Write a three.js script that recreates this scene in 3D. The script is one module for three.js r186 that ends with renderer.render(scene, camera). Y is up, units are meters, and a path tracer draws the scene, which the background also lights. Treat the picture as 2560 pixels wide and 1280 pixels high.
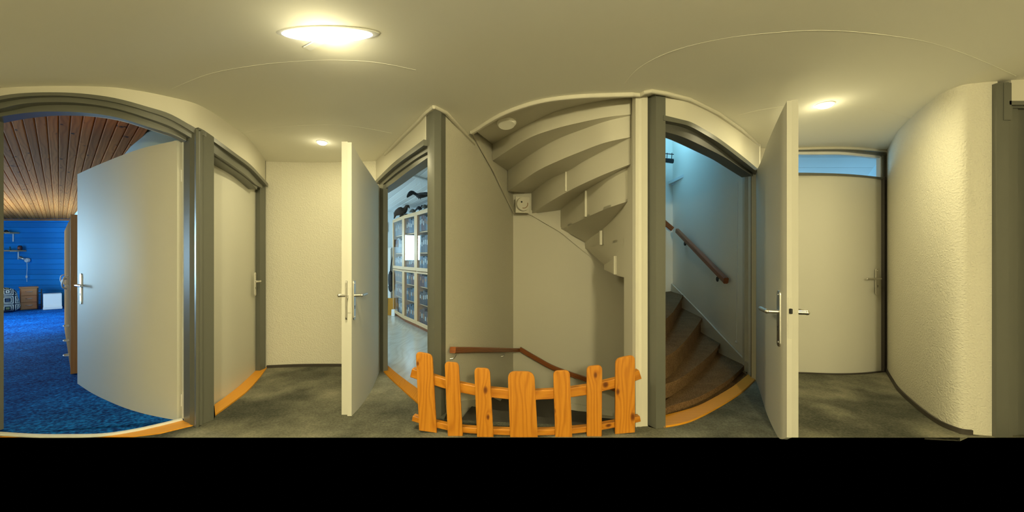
import * as THREE from 'three';
import { RoundedBoxGeometry } from 'three/addons/geometries/RoundedBoxGeometry.js';
import { RectAreaLightUniformsLib } from 'three/addons/lights/RectAreaLightUniformsLib.js';
import { mergeGeometries, toCreasedNormals } from 'three/addons/utils/BufferGeometryUtils.js';

// ---------- camera, lights, exposure ----------
RectAreaLightUniformsLib.init();
const renderer = new THREE.WebGLRenderer({ antialias: true });
renderer.toneMapping = THREE.LinearToneMapping;
renderer.toneMappingExposure = 1.05;
renderer.shadowMap.enabled = true;
const scene = new THREE.Scene();
scene.background = new THREE.Color(0, 0, 0);
const camera = new THREE.PerspectiveCamera(65.2385, 2, 0.05, 60);   // eye height 1.25 m, level
camera.position.set(0, 1.25, 0);
camera.lookAt(0, 1.25, -5);
camera.updateMatrixWorld();

const LAMP = new THREE.Color().setRGB(1.0, 0.89, 0.50), DAY = new THREE.Color().setRGB(0.52, 0.82, 1.0);
const DAYBLUE = new THREE.Color().setRGB(0.40, 0.76, 1.0), DAYSOFT = new THREE.Color().setRGB(0.47, 0.78, 1.0);
// daylight through the windows of the rooms around the landing: [centre, size, looks at, intensity, colour]
const WINDOWS = [
  { name: 'window_1', at: [-10.7, 1.3, -5.4], size: [2.6, 1.4], to: [-7.0, 1.7, -6.3], power: 27, color: DAYSOFT },
  { name: 'window_2', at: [-3.6, 1.45, -8.9], size: [0.7, 0.6], to: [-3.0, 1.3, -5.0], power: 9, color: DAY },
  { name: 'window_3', at: [2.45, 3.9, -6.3], size: [0.45, 0.8], to: [2.7, 1.9, -5.6], power: 12, color: new THREE.Color().setRGB(0.26, 0.68, 1.0) },
  { name: 'added_window_5', at: [-4.42, 1.4, -6.2], size: [1.6, 1.2], to: [-2.0, 0.9, -6.4], power: 9, color: DAY },  // added unseen window, lights the study without showing in the bookcase glass
  { name: 'window_4', at: [4.3, 1.5, -7.9], size: [1.2, 1.2], to: [4.0, 1.9, -4.4], power: 6, color: DAYBLUE },
];
for (const w of WINDOWS) {
  const l = new THREE.RectAreaLight(w.color, w.power, w.size[0], w.size[1]);
  l.position.set(...w.at); l.lookAt(...w.to); l.translateZ(-0.0); l.name = w.name + '_daylight';
  scene.add(l);
}

// ---------- helpers ----------
let seed = 7;
const rnd = () => { seed = (seed * 1664525 + 1013904223) >>> 0; return seed / 4294967296; };
const used = new Map();
function numbered(n) { const k = used.get(n) ?? 0; used.set(n, k + 1); return k ? n + '_' + String(k).padStart(3, '0') : n; }
function mesh(name, g, m, parent) {
  const o = new THREE.Mesh(g, m); o.castShadow = o.receiveShadow = true;
  o.name = parent ? name : numbered(name); (parent ?? scene).add(o); return o;
}
function group(name, pos = [0, 0, 0], turn = 0, parent) {
  const o = new THREE.Group(); o.name = parent ? name : numbered(name); o.position.set(...pos); o.rotation.y = turn; (parent ?? scene).add(o); return o;
}
function tag(o, label, category, grp) { o.userData.label = label; o.userData.category = category; if (grp) o.userData.group = grp; return o; }
function struct(o, label) { o.userData.kind = 'structure'; if (label) o.userData.label = label; return o; }
function cat(pts, n) {                                   // smooth curve through rows of numbers
  if (n < 2 || pts.length < 3) return pts;
  const out = [], last = pts.length - 1;
  for (let i = 0; i < last; i++) {
    const a = pts[Math.max(i - 1, 0)], b = pts[i], c = pts[i + 1], d = pts[Math.min(i + 2, last)];
    for (let k = 0; k < n; k++) {
      const t = k / n, t2 = t * t, t3 = t2 * t;
      out.push(b.map((_, j) => 0.5 * (2 * b[j] + (c[j] - a[j]) * t + (2 * a[j] - 5 * b[j] + 4 * c[j] - d[j]) * t2 + (3 * b[j] - a[j] - 3 * c[j] + d[j]) * t3)));
    }
  }
  out.push(pts[last]);
  return out;
}
function solid(pos, uv, crease = 0.6) {
  const g = new THREE.BufferGeometry();
  g.setAttribute('position', new THREE.Float32BufferAttribute(pos, 3));
  g.setAttribute('uv', new THREE.Float32BufferAttribute(uv, 2));
  return toCreasedNormals(g, crease);
}
// an upright slab that follows a plan line: rows of [x, z, bottom, top]; the given line is its face towards the landing
function ribbon(rows, t = 0.06, off = 0, n = 1) {
  const p = cat(rows, n), k = p.length, nor = [];
  for (let i = 0; i < k; i++) {
    const a = p[Math.max(i - 1, 0)], b = p[Math.min(i + 1, k - 1)], tx = b[0] - a[0], tz = b[1] - a[1], l = Math.hypot(tx, tz);
    nor.push([-tz / l, tx / l]);
  }
  const m = k >> 1, s = nor[m][0] * -p[m][0] + nor[m][1] * -p[m][1] > 0 ? 1 : -1, pos = [], uv = [];
  const at = (i, d, y) => [p[i][0] + s * nor[i][0] * d, y, p[i][1] + s * nor[i][1] * d];
  const quad = (a, b, c, d, ua, ub, uc, ud) => {
    const q = s > 0 ? [a, b, c, a, c, d] : [a, c, b, a, d, c], w = s > 0 ? [ua, ub, uc, ua, uc, ud] : [ua, uc, ub, ua, ud, uc];
    q.forEach((v, i) => { pos.push(...v); uv.push(...w[i]); });
  };
  let u = 0;
  for (let i = 0; i + 1 < k; i++) {
    const j = i + 1, u1 = u + Math.hypot(p[j][0] - p[i][0], p[j][1] - p[i][1]), f = off, b = off - t;
    quad(at(i, f, p[i][2]), at(j, f, p[j][2]), at(j, f, p[j][3]), at(i, f, p[i][3]), [u, p[i][2]], [u1, p[j][2]], [u1, p[j][3]], [u, p[i][3]]);
    quad(at(j, b, p[j][2]), at(i, b, p[i][2]), at(i, b, p[i][3]), at(j, b, p[j][3]), [u1, p[j][2]], [u, p[i][2]], [u, p[i][3]], [u1, p[j][3]]);
    quad(at(i, f, p[i][3]), at(j, f, p[j][3]), at(j, b, p[j][3]), at(i, b, p[i][3]), [u, 0], [u1, 0], [u1, t], [u, t]);
    quad(at(i, b, p[i][2]), at(j, b, p[j][2]), at(j, f, p[j][2]), at(i, f, p[i][2]), [u, 0], [u1, 0], [u1, t], [u, t]);
    u = u1;
  }
  const e = k - 1, f = off, b = off - t;
  quad(at(0, b, p[0][2]), at(0, f, p[0][2]), at(0, f, p[0][3]), at(0, b, p[0][3]), [0, p[0][2]], [t, p[0][2]], [t, p[0][3]], [0, p[0][3]]);
  quad(at(e, f, p[e][2]), at(e, b, p[e][2]), at(e, b, p[e][3]), at(e, f, p[e][3]), [0, p[e][2]], [t, p[e][2]], [t, p[e][3]], [0, p[e][3]]);
  return solid(pos, uv);
}
// a bar of chamfered rectangular section swept along points
function bar(points, w, h, c = 0.004, n = 1) {
  const p = cat(points, n), k = p.length, a = w / 2, b = h / 2, sec = [[-a, -b + c], [-a + c, -b], [a - c, -b], [a, -b + c], [a, b - c], [a - c, b], [-a + c, b], [-a, b - c]], pos = [], uv = [], ring = [];
  let len = 0;
  for (let i = 0; i < k; i++) {
    const A = p[Math.max(i - 1, 0)], B = p[Math.min(i + 1, k - 1)], T = new THREE.Vector3(B[0] - A[0], B[1] - A[1], B[2] - A[2]).normalize();
    const S = new THREE.Vector3(-T.z, 0, T.x); if (S.lengthSq() < 1e-6) S.set(1, 0, 0); S.normalize();
    const U = new THREE.Vector3().crossVectors(S, T).normalize(); if (U.y < 0) U.negate();
    if (i) len += Math.hypot(p[i][0] - p[i - 1][0], p[i][1] - p[i - 1][1], p[i][2] - p[i - 1][2]);
    ring.push({ len, v: sec.map(([x, y]) => [p[i][0] + S.x * x + U.x * y, p[i][1] + S.y * x + U.y * y, p[i][2] + S.z * x + U.z * y]) });
  }
  const tri = (...q) => q.forEach(([v, t]) => { pos.push(...v); uv.push(...t); });
  for (let i = 0; i + 1 < k; i++) for (let j = 0; j < 8; j++) {
    const m = (j + 1) % 8, r = ring[i], q = ring[i + 1], y0 = j * 0.03, y1 = y0 + 0.03;
    tri([r.v[j], [r.len, y0]], [r.v[m], [r.len, y1]], [q.v[m], [q.len, y1]], [r.v[j], [r.len, y0]], [q.v[m], [q.len, y1]], [q.v[j], [q.len, y0]]);
  }
  for (const [r, o] of [[ring[0], 1], [ring[k - 1], -1]]) for (let j = 1; j < 7; j++) {
    const q = [[r.v[0], [sec[0][0], sec[0][1]]], [r.v[j], sec[j]], [r.v[j + 1], sec[j + 1]]]; tri(...(o > 0 ? q : q.reverse()));
  }
  return solid(pos, uv, 0.5);
}
function metric(g, long = 'x', shift = 0) {                // uv in metres, u along the grain
  const p = g.attributes.position, nn = g.attributes.normal, uv = new Float32Array(p.count * 2), ax = { x: 0, y: 1, z: 2 }[long];
  for (let i = 0; i < p.count; i++) {
    const v = [p.getX(i), p.getY(i), p.getZ(i)], a = [Math.abs(nn.getX(i)), Math.abs(nn.getY(i)), Math.abs(nn.getZ(i))];
    const d = a.indexOf(Math.max(...a)), rest = [0, 1, 2].filter((q) => q !== d);
    const [u, w] = rest.includes(ax) ? [v[ax], v[rest.find((q) => q !== ax)]] : [v[rest[0]], v[rest[1]]];
    uv[2 * i] = u + shift; uv[2 * i + 1] = w + shift * 0.37;
  }
  g.setAttribute('uv', new THREE.BufferAttribute(uv, 2));
  return g;
}
function box(w, h, d, at = [0, 0, 0], r = 0.004, long = 'x', shift = 0) {
  const rr = Math.min(r, w / 2.1, h / 2.1, d / 2.1);
  const g = new RoundedBoxGeometry(w, h, d, 1, rr); g.translate(...at);
  return metric(g, long, shift);
}
const merge = (...g) => { const f = g.flat().map((q) => { const e = q.index ? q.toNonIndexed() : q; for (const n of Object.keys(e.attributes)) if (!['position', 'normal', 'uv'].includes(n)) e.deleteAttribute(n); return e; }); return mergeGeometries(f); };
function prism(pts, y0, y1, long = 'x') {                  // plan outline [x, z] between two heights
  const s = new THREE.Shape(pts.map(([x, z]) => new THREE.Vector2(x, -z)));
  const g = new THREE.ExtrudeGeometry(s, { depth: y1 - y0, bevelEnabled: false }); g.rotateX(-Math.PI / 2); g.translate(0, y0, 0);
  return metric(g, long);
}
function tube(pts, r, n = 24, m = 8) { return new THREE.TubeGeometry(new THREE.CatmullRomCurve3(pts.map((p) => new THREE.Vector3(...p))), n, r, m, false); }
function rod(a, b, r, m = 10) { const A = new THREE.Vector3(...a), B = new THREE.Vector3(...b), g = new THREE.CylinderGeometry(r, r, A.distanceTo(B), m); g.applyQuaternion(new THREE.Quaternion().setFromUnitVectors(new THREE.Vector3(0, 1, 0), B.clone().sub(A).normalize())); g.translate((A.x + B.x) / 2, (A.y + B.y) / 2, (A.z + B.z) / 2); return g; }
function body(spine, n = 40, m = 14) {                     // one skin over a spine of [x, y, z, half width, half height]
  const p = cat(spine, Math.ceil(n / spine.length)), pos = [], idx = [], uv = [];
  p.forEach((q, i) => {
    const a = p[Math.max(i - 1, 0)], b = p[Math.min(i + 1, p.length - 1)], T = new THREE.Vector3(b[0] - a[0], b[1] - a[1], b[2] - a[2]).normalize();
    const S = new THREE.Vector3(-T.z, 0, T.x); if (S.length() < 0.05) S.set(1, 0, 0); S.normalize(); const U = new THREE.Vector3().crossVectors(S, T);
    for (let j = 0; j < m; j++) { const t = j / m * 2 * Math.PI, c = Math.cos(t) * Math.max(q[3], 0.001), s = Math.sin(t) * Math.max(q[4] ?? q[3], 0.001); pos.push(q[0] + S.x * c + U.x * s, q[1] + S.y * c + U.y * s, q[2] + S.z * c + U.z * s); uv.push(i / 10, j / m); }
    if (i) for (let j = 0; j < m; j++) { const k = (j + 1) % m, o = i * m, e = o - m; idx.push(e + j, e + k, o + k, e + j, o + k, o + j); }
  });
  const g = new THREE.BufferGeometry(); g.setAttribute('position', new THREE.Float32BufferAttribute(pos, 3)); g.setAttribute('uv', new THREE.Float32BufferAttribute(uv, 2)); g.setIndex(idx); g.computeVertexNormals(); return g;
}
const turnOf = (a, b) => Math.atan2(-(b[1] - a[1]), b[0] - a[0]);

// ---------- textures ----------
function lattice(s) { const h = (x, y) => { let n = Math.imul(x, 374761393) + Math.imul(y, 668265263) + Math.imul(s, 974634777); n = Math.imul(n ^ (n >>> 13), 1274126177); return ((n ^ (n >>> 16)) >>> 0) / 4294967296; };
  return (x, y, px, py) => { const ix = Math.floor(x), iy = Math.floor(y), fx = x - ix, fy = y - iy, u = fx * fx * (3 - 2 * fx), v = fy * fy * (3 - 2 * fy), m = (a, n) => ((a % n) + n) % n;
    const a = h(m(ix, px), m(iy, py)), b = h(m(ix + 1, px), m(iy, py)), c = h(m(ix, px), m(iy + 1, py)), d = h(m(ix + 1, px), m(iy + 1, py)); return (a + (b - a) * u) * (1 - v) + (c + (d - c) * u) * v; }; }
function fbm(s) { const n = lattice(s); return (u, v, fx, fy, oct = 4) => { let t = 0, a = 0.5, sum = 0; for (let o = 0; o < oct; o++) { t += a * n(u * fx, v * fy, fx, fy); sum += a; a *= 0.5; fx *= 2; fy *= 2; } return t / sum; }; }
function texture(w, h, size, fn, color = true) {           // size: metres covered [u, v]
  const d = new Uint8Array(w * h * 4);
  for (let y = 0; y < h; y++) for (let x = 0; x < w; x++) { const c = fn(x / w, y / h), o = 4 * (y * w + x), q = Array.isArray(c) ? c : [c * 255, c * 255, c * 255]; for (let i = 0; i < 3; i++) d[o + i] = Math.max(0, Math.min(255, q[i])); d[o + 3] = 255; }
  const t = new THREE.DataTexture(d, w, h); t.wrapS = t.wrapT = THREE.RepeatWrapping; t.magFilter = THREE.LinearFilter; t.minFilter = THREE.LinearMipmapLinearFilter; t.generateMipmaps = true;
  if (color) t.colorSpace = THREE.SRGBColorSpace; t.repeat.set(1 / size[0], 1 / size[1]); t.needsUpdate = true; return t;
}
const mixc = (a, b, t) => a.map((v, i) => v + (b[i] - v) * t);
function woodTexture(s, light, dark, rows, knots, size = [1.2, 0.6], knotColor = [70, 35, 12]) {
  const n = fbm(s), K = []; let q = s * 977 + 13; const r = () => { q = (q * 1664525 + 1013904223) >>> 0; return q / 4294967296; };
  for (let i = 0; i < knots; i++) K.push([r(), r(), 0.006 + r() * 0.008]);
  return texture(1024, 512, size, (u, v) => {
    let push = 0, kn = 0;
    for (const [ku, kv, kr] of K) { let du = Math.abs(u - ku), dv = Math.abs(v - kv); du = Math.min(du, 1 - du) * size[0]; dv = Math.min(dv, 1 - dv) * size[1]; const d = Math.hypot(du * 0.55, dv) / kr; push += Math.exp(-d * d * 0.18) * 0.55; kn = Math.max(kn, Math.min(1, Math.max(0, 1.5 - d))); }
    const ring = 0.5 + 0.5 * Math.sin((v * rows + n(u, v, 2, 4, 3) * 5 + push * 1.5) * Math.PI * 2), fine = n(u, v, 6, 180, 2), t = 0.15 + 0.5 * Math.pow(ring, 2) * 0.7 + 0.35 * fine + push * 0.25;
    return mixc(mixc(light, dark, Math.min(1, t)), knotColor, kn * 0.85);
  });
}
const nA = fbm(1), nB = fbm(2), nC = fbm(3);
const T = {
  plaster: texture(512, 512, [0.5, 0.5], (u, v) => { const a = nA(u, v, 56, 56, 2); return 0.5 + (a - 0.5) * 1.3; }, false),
  carpet: texture(1024, 1024, [2.6, 2.6], (u, v) => { const a = nA(u, v, 4, 4, 5), b = nB(u, v, 14, 14, 4), c = nC(u, v, 300, 300, 1); const t = Math.min(1, Math.max(0, (a - 0.34) * 2.4)) * 0.8 + (b - 0.5) * 0.55 + (c - 0.5) * 0.3; return mixc([84, 84, 74], [166, 161, 139], t); }),
  pile: texture(512, 512, [0.35, 0.35], (u, v) => 0.3 + 0.4 * nA(u, v, 70, 70, 2) + 0.3 * nB(u, v, 20, 20, 2), false),
  blue: texture(1024, 1024, [1.6, 1.6], (u, v) => { const a = nA(u, v, 6, 6, 3), c = nB(u, v, 90, 130, 2), t = (a - 0.5) * 0.5 + (c - 0.5) * 1.5 + 0.5; return mixc([2, 40, 104], [16, 122, 212], t); }),
  brown: texture(512, 512, [0.6, 0.6], (u, v) => { const c = nB(u, v, 120, 120, 2), a = nA(u, v, 6, 6, 3); return mixc([78, 60, 40], [146, 116, 84], (c - 0.5) * 0.9 + 0.5 + (a - 0.5) * 0.3); }),
  pine: woodTexture(5, [218, 148, 44], [168, 98, 16], 16, 9, [1.1, 0.55], [92, 44, 8]),
  knotty: woodTexture(8, [244, 154, 76], [190, 104, 44], 22, 26, [2.2, 0.8], [48, 26, 18]),
  beech: woodTexture(11, [214, 176, 128], [188, 146, 98], 26, 0),
  oak: woodTexture(14, [240, 172, 50], [216, 140, 26], 30, 0),
  rail: woodTexture(17, [158, 92, 40], [106, 54, 20], 26, 0),
  laminate: woodTexture(20, [196, 188, 170], [170, 160, 142], 10, 0, [1.6, 1.2]),
  bump: texture(256, 256, [0.4, 0.2], (u, v) => nC(u, v, 4, 60, 3), false),
};
const std = (o) => new THREE.MeshPhysicalMaterial({ roughness: 0.6, ...o });
const rgb = (r, g, b) => new THREE.Color().setRGB(r, g, b);
const M = {
  plaster: std({ color: rgb(0.68, 0.65, 0.545), roughness: 0.85, bumpMap: T.plaster, bumpScale: 0.0026 }),
  paint: std({ color: rgb(0.64, 0.61, 0.51), roughness: 0.55 }),
  stairPaint: std({ color: rgb(0.86, 0.84, 0.76), roughness: 0.7 }),
  ceiling: std({ color: rgb(0.88, 0.86, 0.76), roughness: 0.8 }),
  door: std({ color: rgb(0.62, 0.605, 0.53), roughness: 0.6 }),
  frame: std({ color: rgb(0.125, 0.127, 0.104), roughness: 0.36 }),
  gasket: std({ color: rgb(0.75, 0.75, 0.7), roughness: 0.5 }),
  skirting: std({ color: rgb(0.05, 0.042, 0.034), roughness: 0.6 }),
  carpet: std({ map: T.carpet, roughness: 1, specularIntensity: 0.15, bumpMap: T.pile, bumpScale: 0.004 }),
  blueCarpet: std({ map: T.blue, roughness: 1, specularIntensity: 0.15, bumpMap: T.pile, bumpScale: 0.01 }),
  brownCarpet: std({ map: T.brown, roughness: 1, specularIntensity: 0.15, bumpMap: T.pile, bumpScale: 0.004 }),
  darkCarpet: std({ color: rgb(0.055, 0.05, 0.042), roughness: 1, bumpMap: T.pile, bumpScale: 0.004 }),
  oak: std({ map: T.oak, roughness: 0.4 }),
  pine: std({ map: T.pine, roughness: 0.42, bumpMap: T.bump, bumpScale: 0.0008 }),
  rail: std({ map: T.rail, roughness: 0.4 }),
  beech: std({ map: T.beech, roughness: 0.5 }),
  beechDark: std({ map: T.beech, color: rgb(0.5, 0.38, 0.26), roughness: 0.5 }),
  laminate: std({ map: T.laminate, roughness: 0.22 }),
  steel: std({ color: rgb(0.72, 0.70, 0.66), roughness: 0.34, metalness: 1 }),
  dark: std({ color: rgb(0.02, 0.02, 0.02), roughness: 0.6 }),
  white: std({ color: rgb(0.8, 0.8, 0.78), roughness: 0.45 }),
  whiteBoard: std({ color: rgb(0.74, 0.77, 0.78), roughness: 0.5 }),
  blueBoard: std({ color: rgb(0.01, 0.26, 0.72), roughness: 0.5 }),
  blueWall: std({ color: rgb(0.45, 0.6, 0.68), roughness: 0.8 }),
  paleWall: std({ color: rgb(0.7, 0.74, 0.74), roughness: 0.85 }),
  glass: std({ color: rgb(1, 1, 1), roughness: 0.02, transmission: 1, thickness: 0, ior: 1.13 }),
};
for (const t of ['blueBoard', 'whiteBoard']) M[t + 's'] = [0.9, 1, 1.08].map((f) => { const c = M[t].clone(); c.color.multiplyScalar(f); return c; });
M.knottys = [0.82, 0.95, 1.08].map((f, i) => { const c = std({ map: T.knotty.clone(), roughness: 0.9, specularIntensity: 0.3, color: rgb(f, f, f) }); c.map.offset.set(i * 0.31, i * 0.23); return c; });
const glow = (c, k) => new THREE.MeshStandardMaterial({ color: 0x000000, emissive: c, emissiveIntensity: k, roughness: 1 });
const CEIL = (x, z) => 2.555 + 0.012 * x + 0.048 * z;      // the ceiling falls gently towards the ends of the landing

// ---------- shell of the landing ----------
{
  const out = [[-2.615, -2.753], [-2.34, -2.962], [-2.282, -3.064], [-2.319, -3.125], [-2.374, -3.415], [-2.441, -3.698], [-2.578, -4.085], [-2.722, -4.433], [-2.85, -4.58], [-1.45, -4.58], [-1.458, -4.433], [-1.077, -3.846], [-0.808, -3.397], [-0.641, -3.125], [-0.52, -3.2], [-0.52, -3.06], [0.9, -2.905], [0.95, -2.98], [1.042, -2.894], [1.113, -2.907], [1.346, -3.012], [1.72, -3.307], [2.102, -3.655], [2.432, -4.006], [2.55, -4.34], [4.18, -4.44], [4.043, -4.31], [3.566, -3.676], [3.312, -3.247], [3.185, -2.976], [3.146, -2.809], [3.22, -2.79], [3.62, -2.79], [3.62, -2.753]];
  const g = prism(out, -0.05, 0), p = g.attributes.position;
  for (let i = 0; i < p.count; i++) if (p.getY(i) < -0.01 && p.getZ(i) > -2.8) p.setZ(i, -2.92);
  g.computeVertexNormals(); metric(g);
  struct(mesh('floor', g, M.carpet), 'worn olive grey carpet of the landing');
}
{
  const out = [[-3.75, 3.0], [-3.75, -2.66], [-3.074, -2.72], [-2.705, -2.76], [-2.552, -2.9], [-2.43, -3], [-2.402, -3.08], [-2.404, -3.24], [-2.464, -3.52], [-2.54, -3.82], [-2.68, -4.2], [-2.9, -4.6], [-1.45, -4.6], [-1.581, -4.65], [-0.984, -3.7], [-0.62, -3.17], [-0.51, -3.4], [-0.409, -3.72], ...[[-0.336, 2.379, -3.574], [-0.087, 2.399, -3.22], [0.188, 2.414, -2.991], [0.477, 2.421, -2.906], [0.871, 2.427, -2.885]].map(([x, , z]) => [x, z]), [0.95, -3.0], [1.124, -2.934], [1.356, -3.034], [1.738, -3.342], [2.126, -3.698], [2.463, -4.058], [2.55, -4.36], [4.2, -4.46], [4.2, -4.3], [3.602, -3.698], [3.342, -3.264], [3.26, -2.95], [3.22, -2.8], [3.75, -2.8], [3.75, 3.0]];
  const g = prism(out, 0, 0.06), p = g.attributes.position;
  for (let i = 0; i < p.count; i++) p.setY(i, p.getY(i) + CEIL(p.getX(i), p.getZ(i)));
  g.computeVertexNormals();
  const c = struct(mesh('ceiling', g, M.ceiling), 'smooth cream ceiling of the landing');
  const seam = (pts) => mesh('board_seam', bar(pts, 0.004, 0.002, 0.0008, 6), M.ceiling, c);
  seam([[-2.329, 2.396, -2.74], [-1.94, 2.409, -2.553], [-1.625, 2.417, -2.463], [-1.354, 2.423, -2.418], [-1.081, 2.427, -2.402], [-0.828, 2.428, -2.434], [-0.607, 2.426, -2.53]]);
  seam([[-2.402, 2.354, -3.585], [-2.047, 2.364, -3.47], [-1.713, 2.37, -3.425], [-1.412, 2.373, -3.444], [-1.092, 2.367, -3.639]]);
  seam([[0.772, 2.433, -2.738], [0.809, 2.443, -2.528], [0.94, 2.453, -2.351], [1.162, 2.462, -2.236], [1.418, 2.467, -2.182], [1.689, 2.471, -2.165], [2.032, 2.473, -2.208], [2.415, 2.474, -2.3], [2.867, 2.471, -2.471], [3.405, 2.466, -2.703]]);
  seam([[1.875, 2.418, -3.319], [1.995, 2.424, -3.218], [2.144, 2.429, -3.153]]);
  seam([[2.603, 2.436, -3.137], [2.987, 2.435, -3.247], [3.507, 2.43, -3.472]]);
}
const wall = (name, rows, m = M.plaster, t = 0.08, n = 1, label) => struct(mesh(name, ribbon(rows, t, 0, n), m), label);
wall('wall_left', [[-3.672, -2.74, 2.286, 2.62], [-3.456, -2.7, 2.314, 2.62], [-3.278, -2.685, 2.335, 2.62], [-3.063, -2.68, 2.341, 2.62], [-2.865, -2.69, 2.337, 2.62], [-2.68, -2.715, 2.317, 2.62], [-2.536, -2.79, 2.288, 2.62], [-2.439, -2.87, 2.26, 2.62], [-2.377, -2.935, 2.221, 2.62], [-2.348, -3.01, 2.192, 2.62], [-2.347, -3.15, 2.167, 2.62], [-2.387, -3.4, 2.134, 2.62], [-2.446, -3.69, 2.102, 2.62], [-2.572, -4.05, 2.068, 2.62], [-2.719, -4.4, 2.064, 2.62], [-2.754, -4.5, 2.069, 2.62]], M.paint, 0.08, 4);
wall('wall_back', [[-2.78, -4.47, 0, 2.62], [-2.356, -4.53, 0, 2.62], [-1.857, -4.53, 0, 2.62], [-1.485, -4.5, 0, 2.62]], M.plaster, 0.06, 4, 'rough cream plaster wall at the left end of the landing');
struct(mesh('baseboard_back', ribbon([[-2.735, -4.455, 0, 0.03], [-2.348, -4.515, 0, 0.03], [-1.851, -4.515, 0, 0.03], [-1.489, -4.485, 0, 0.03]], 0.012, 0, 4), M.skirting));
wall('wall_study_side', [[-1.565, -4.55, 2.064, 2.62], [-1.198, -4.02, 2.159, 2.62], [-0.974, -3.66, 2.172, 2.62], [-0.794, -3.38, 2.183, 2.62], [-0.691, -3.2, 2.178, 2.62]], M.paint, 0.08, 4);
wall('wall_stair_left', [[-0.542, -3.19, -0.17, 2.62], [-0.459, -3.53, -0.33, 2.62], [-0.33, -4.13, -0.6, 2.62], [-0.189, -4.72, -0.87, 2.62], [0.022, -5.62, -0.95, 2.62]], M.plaster, 0.08, 1, 'rough cream plaster wall on the left of the stairwell');
wall('wall_stair_back', [[0.006, -5.6, -0.95, 2.62], [0.77, -5.5, -0.95, 2.62], [1.696, -5.3, -0.95, 2.62]], M.paint, 0.08, 1, 'smooth wall at the back of the stairwell');
wall('wall_stair_right', [[1.66, -5.36, -0.95, 2.62], [1.3, -4.1, -0.5, 2.62], [1.02, -3.08, -0.1, 2.62]], M.paint, 0.03);
wall('wall_stair_up_side', [[1.113, -2.93, 2.276, 2.62], [1.245, -2.965, 2.261, 2.62], [1.336, -3.01, 2.255, 2.62], [1.502, -3.13, 2.233, 2.62], [1.698, -3.29, 2.207, 2.62], [2.075, -3.64, 2.16, 2.62], [2.464, -4.02, 2.118, 2.62], [2.542, -4.1, 2.111, 2.62]], M.paint, 0.07, 4);
wall('wall_corridor', [[2.464, -4.02, 0, 2.62], [2.612, -4.2, 0, 2.62], [2.714, -4.24, 0, 2.62]], M.paint, 0.05);
wall('wall_right', [[4.16, -4.46, 0, 2.62], [4.081, -4.36, 0, 2.62], [3.789, -3.98, 0, 2.62], [3.566, -3.676, 0, 2.62], [3.312, -3.247, 0, 2.62], [3.184, -2.976, 0, 2.62], [3.175, -2.835, 0, 2.62], [3.256, -2.795, 0, 2.62], [3.369, -2.775, 0, 2.62]], M.plaster, 0.08, 5, 'bowed rough cream plaster wall on the right');
struct(mesh('baseboard_right', ribbon([[4.044, -4.33, 0, 0.035], [3.756, -3.95, 0, 0.035], [3.537, -3.65, 0, 0.035], [3.288, -3.23, 0, 0.035], [3.161, -2.96, 0, 0.035], [3.155, -2.822, 0, 0.035], [3.214, -2.79, 0, 0.035]], 0.012, 0.004, 5), M.skirting));
wall('wall_end_right', [[2.5, -4.32, 2.4, 2.62], [3.485, -4.25, 2.393, 2.62], [4.117, -4.37, 2.36, 2.62]], M.paint, 0.08, 4);
wall('wall_far_right', [[3.444, -2.76, 2.321, 2.62], [3.63, -2.75, 2.317, 2.62]], M.paint, 0.08);
struct(mesh('wall_rear', box(7.6, 2.7, 0.1, [0, 1.3, 3.0]), M.paint)); // behind the camera
struct(mesh('wall_rear_left', box(0.1, 2.7, 5.7, [-3.78, 1.3, 0.15]), M.paint));
struct(mesh('wall_rear_right', box(0.1, 2.7, 5.75, [3.72, 1.3, 0.12]), M.paint));

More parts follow.
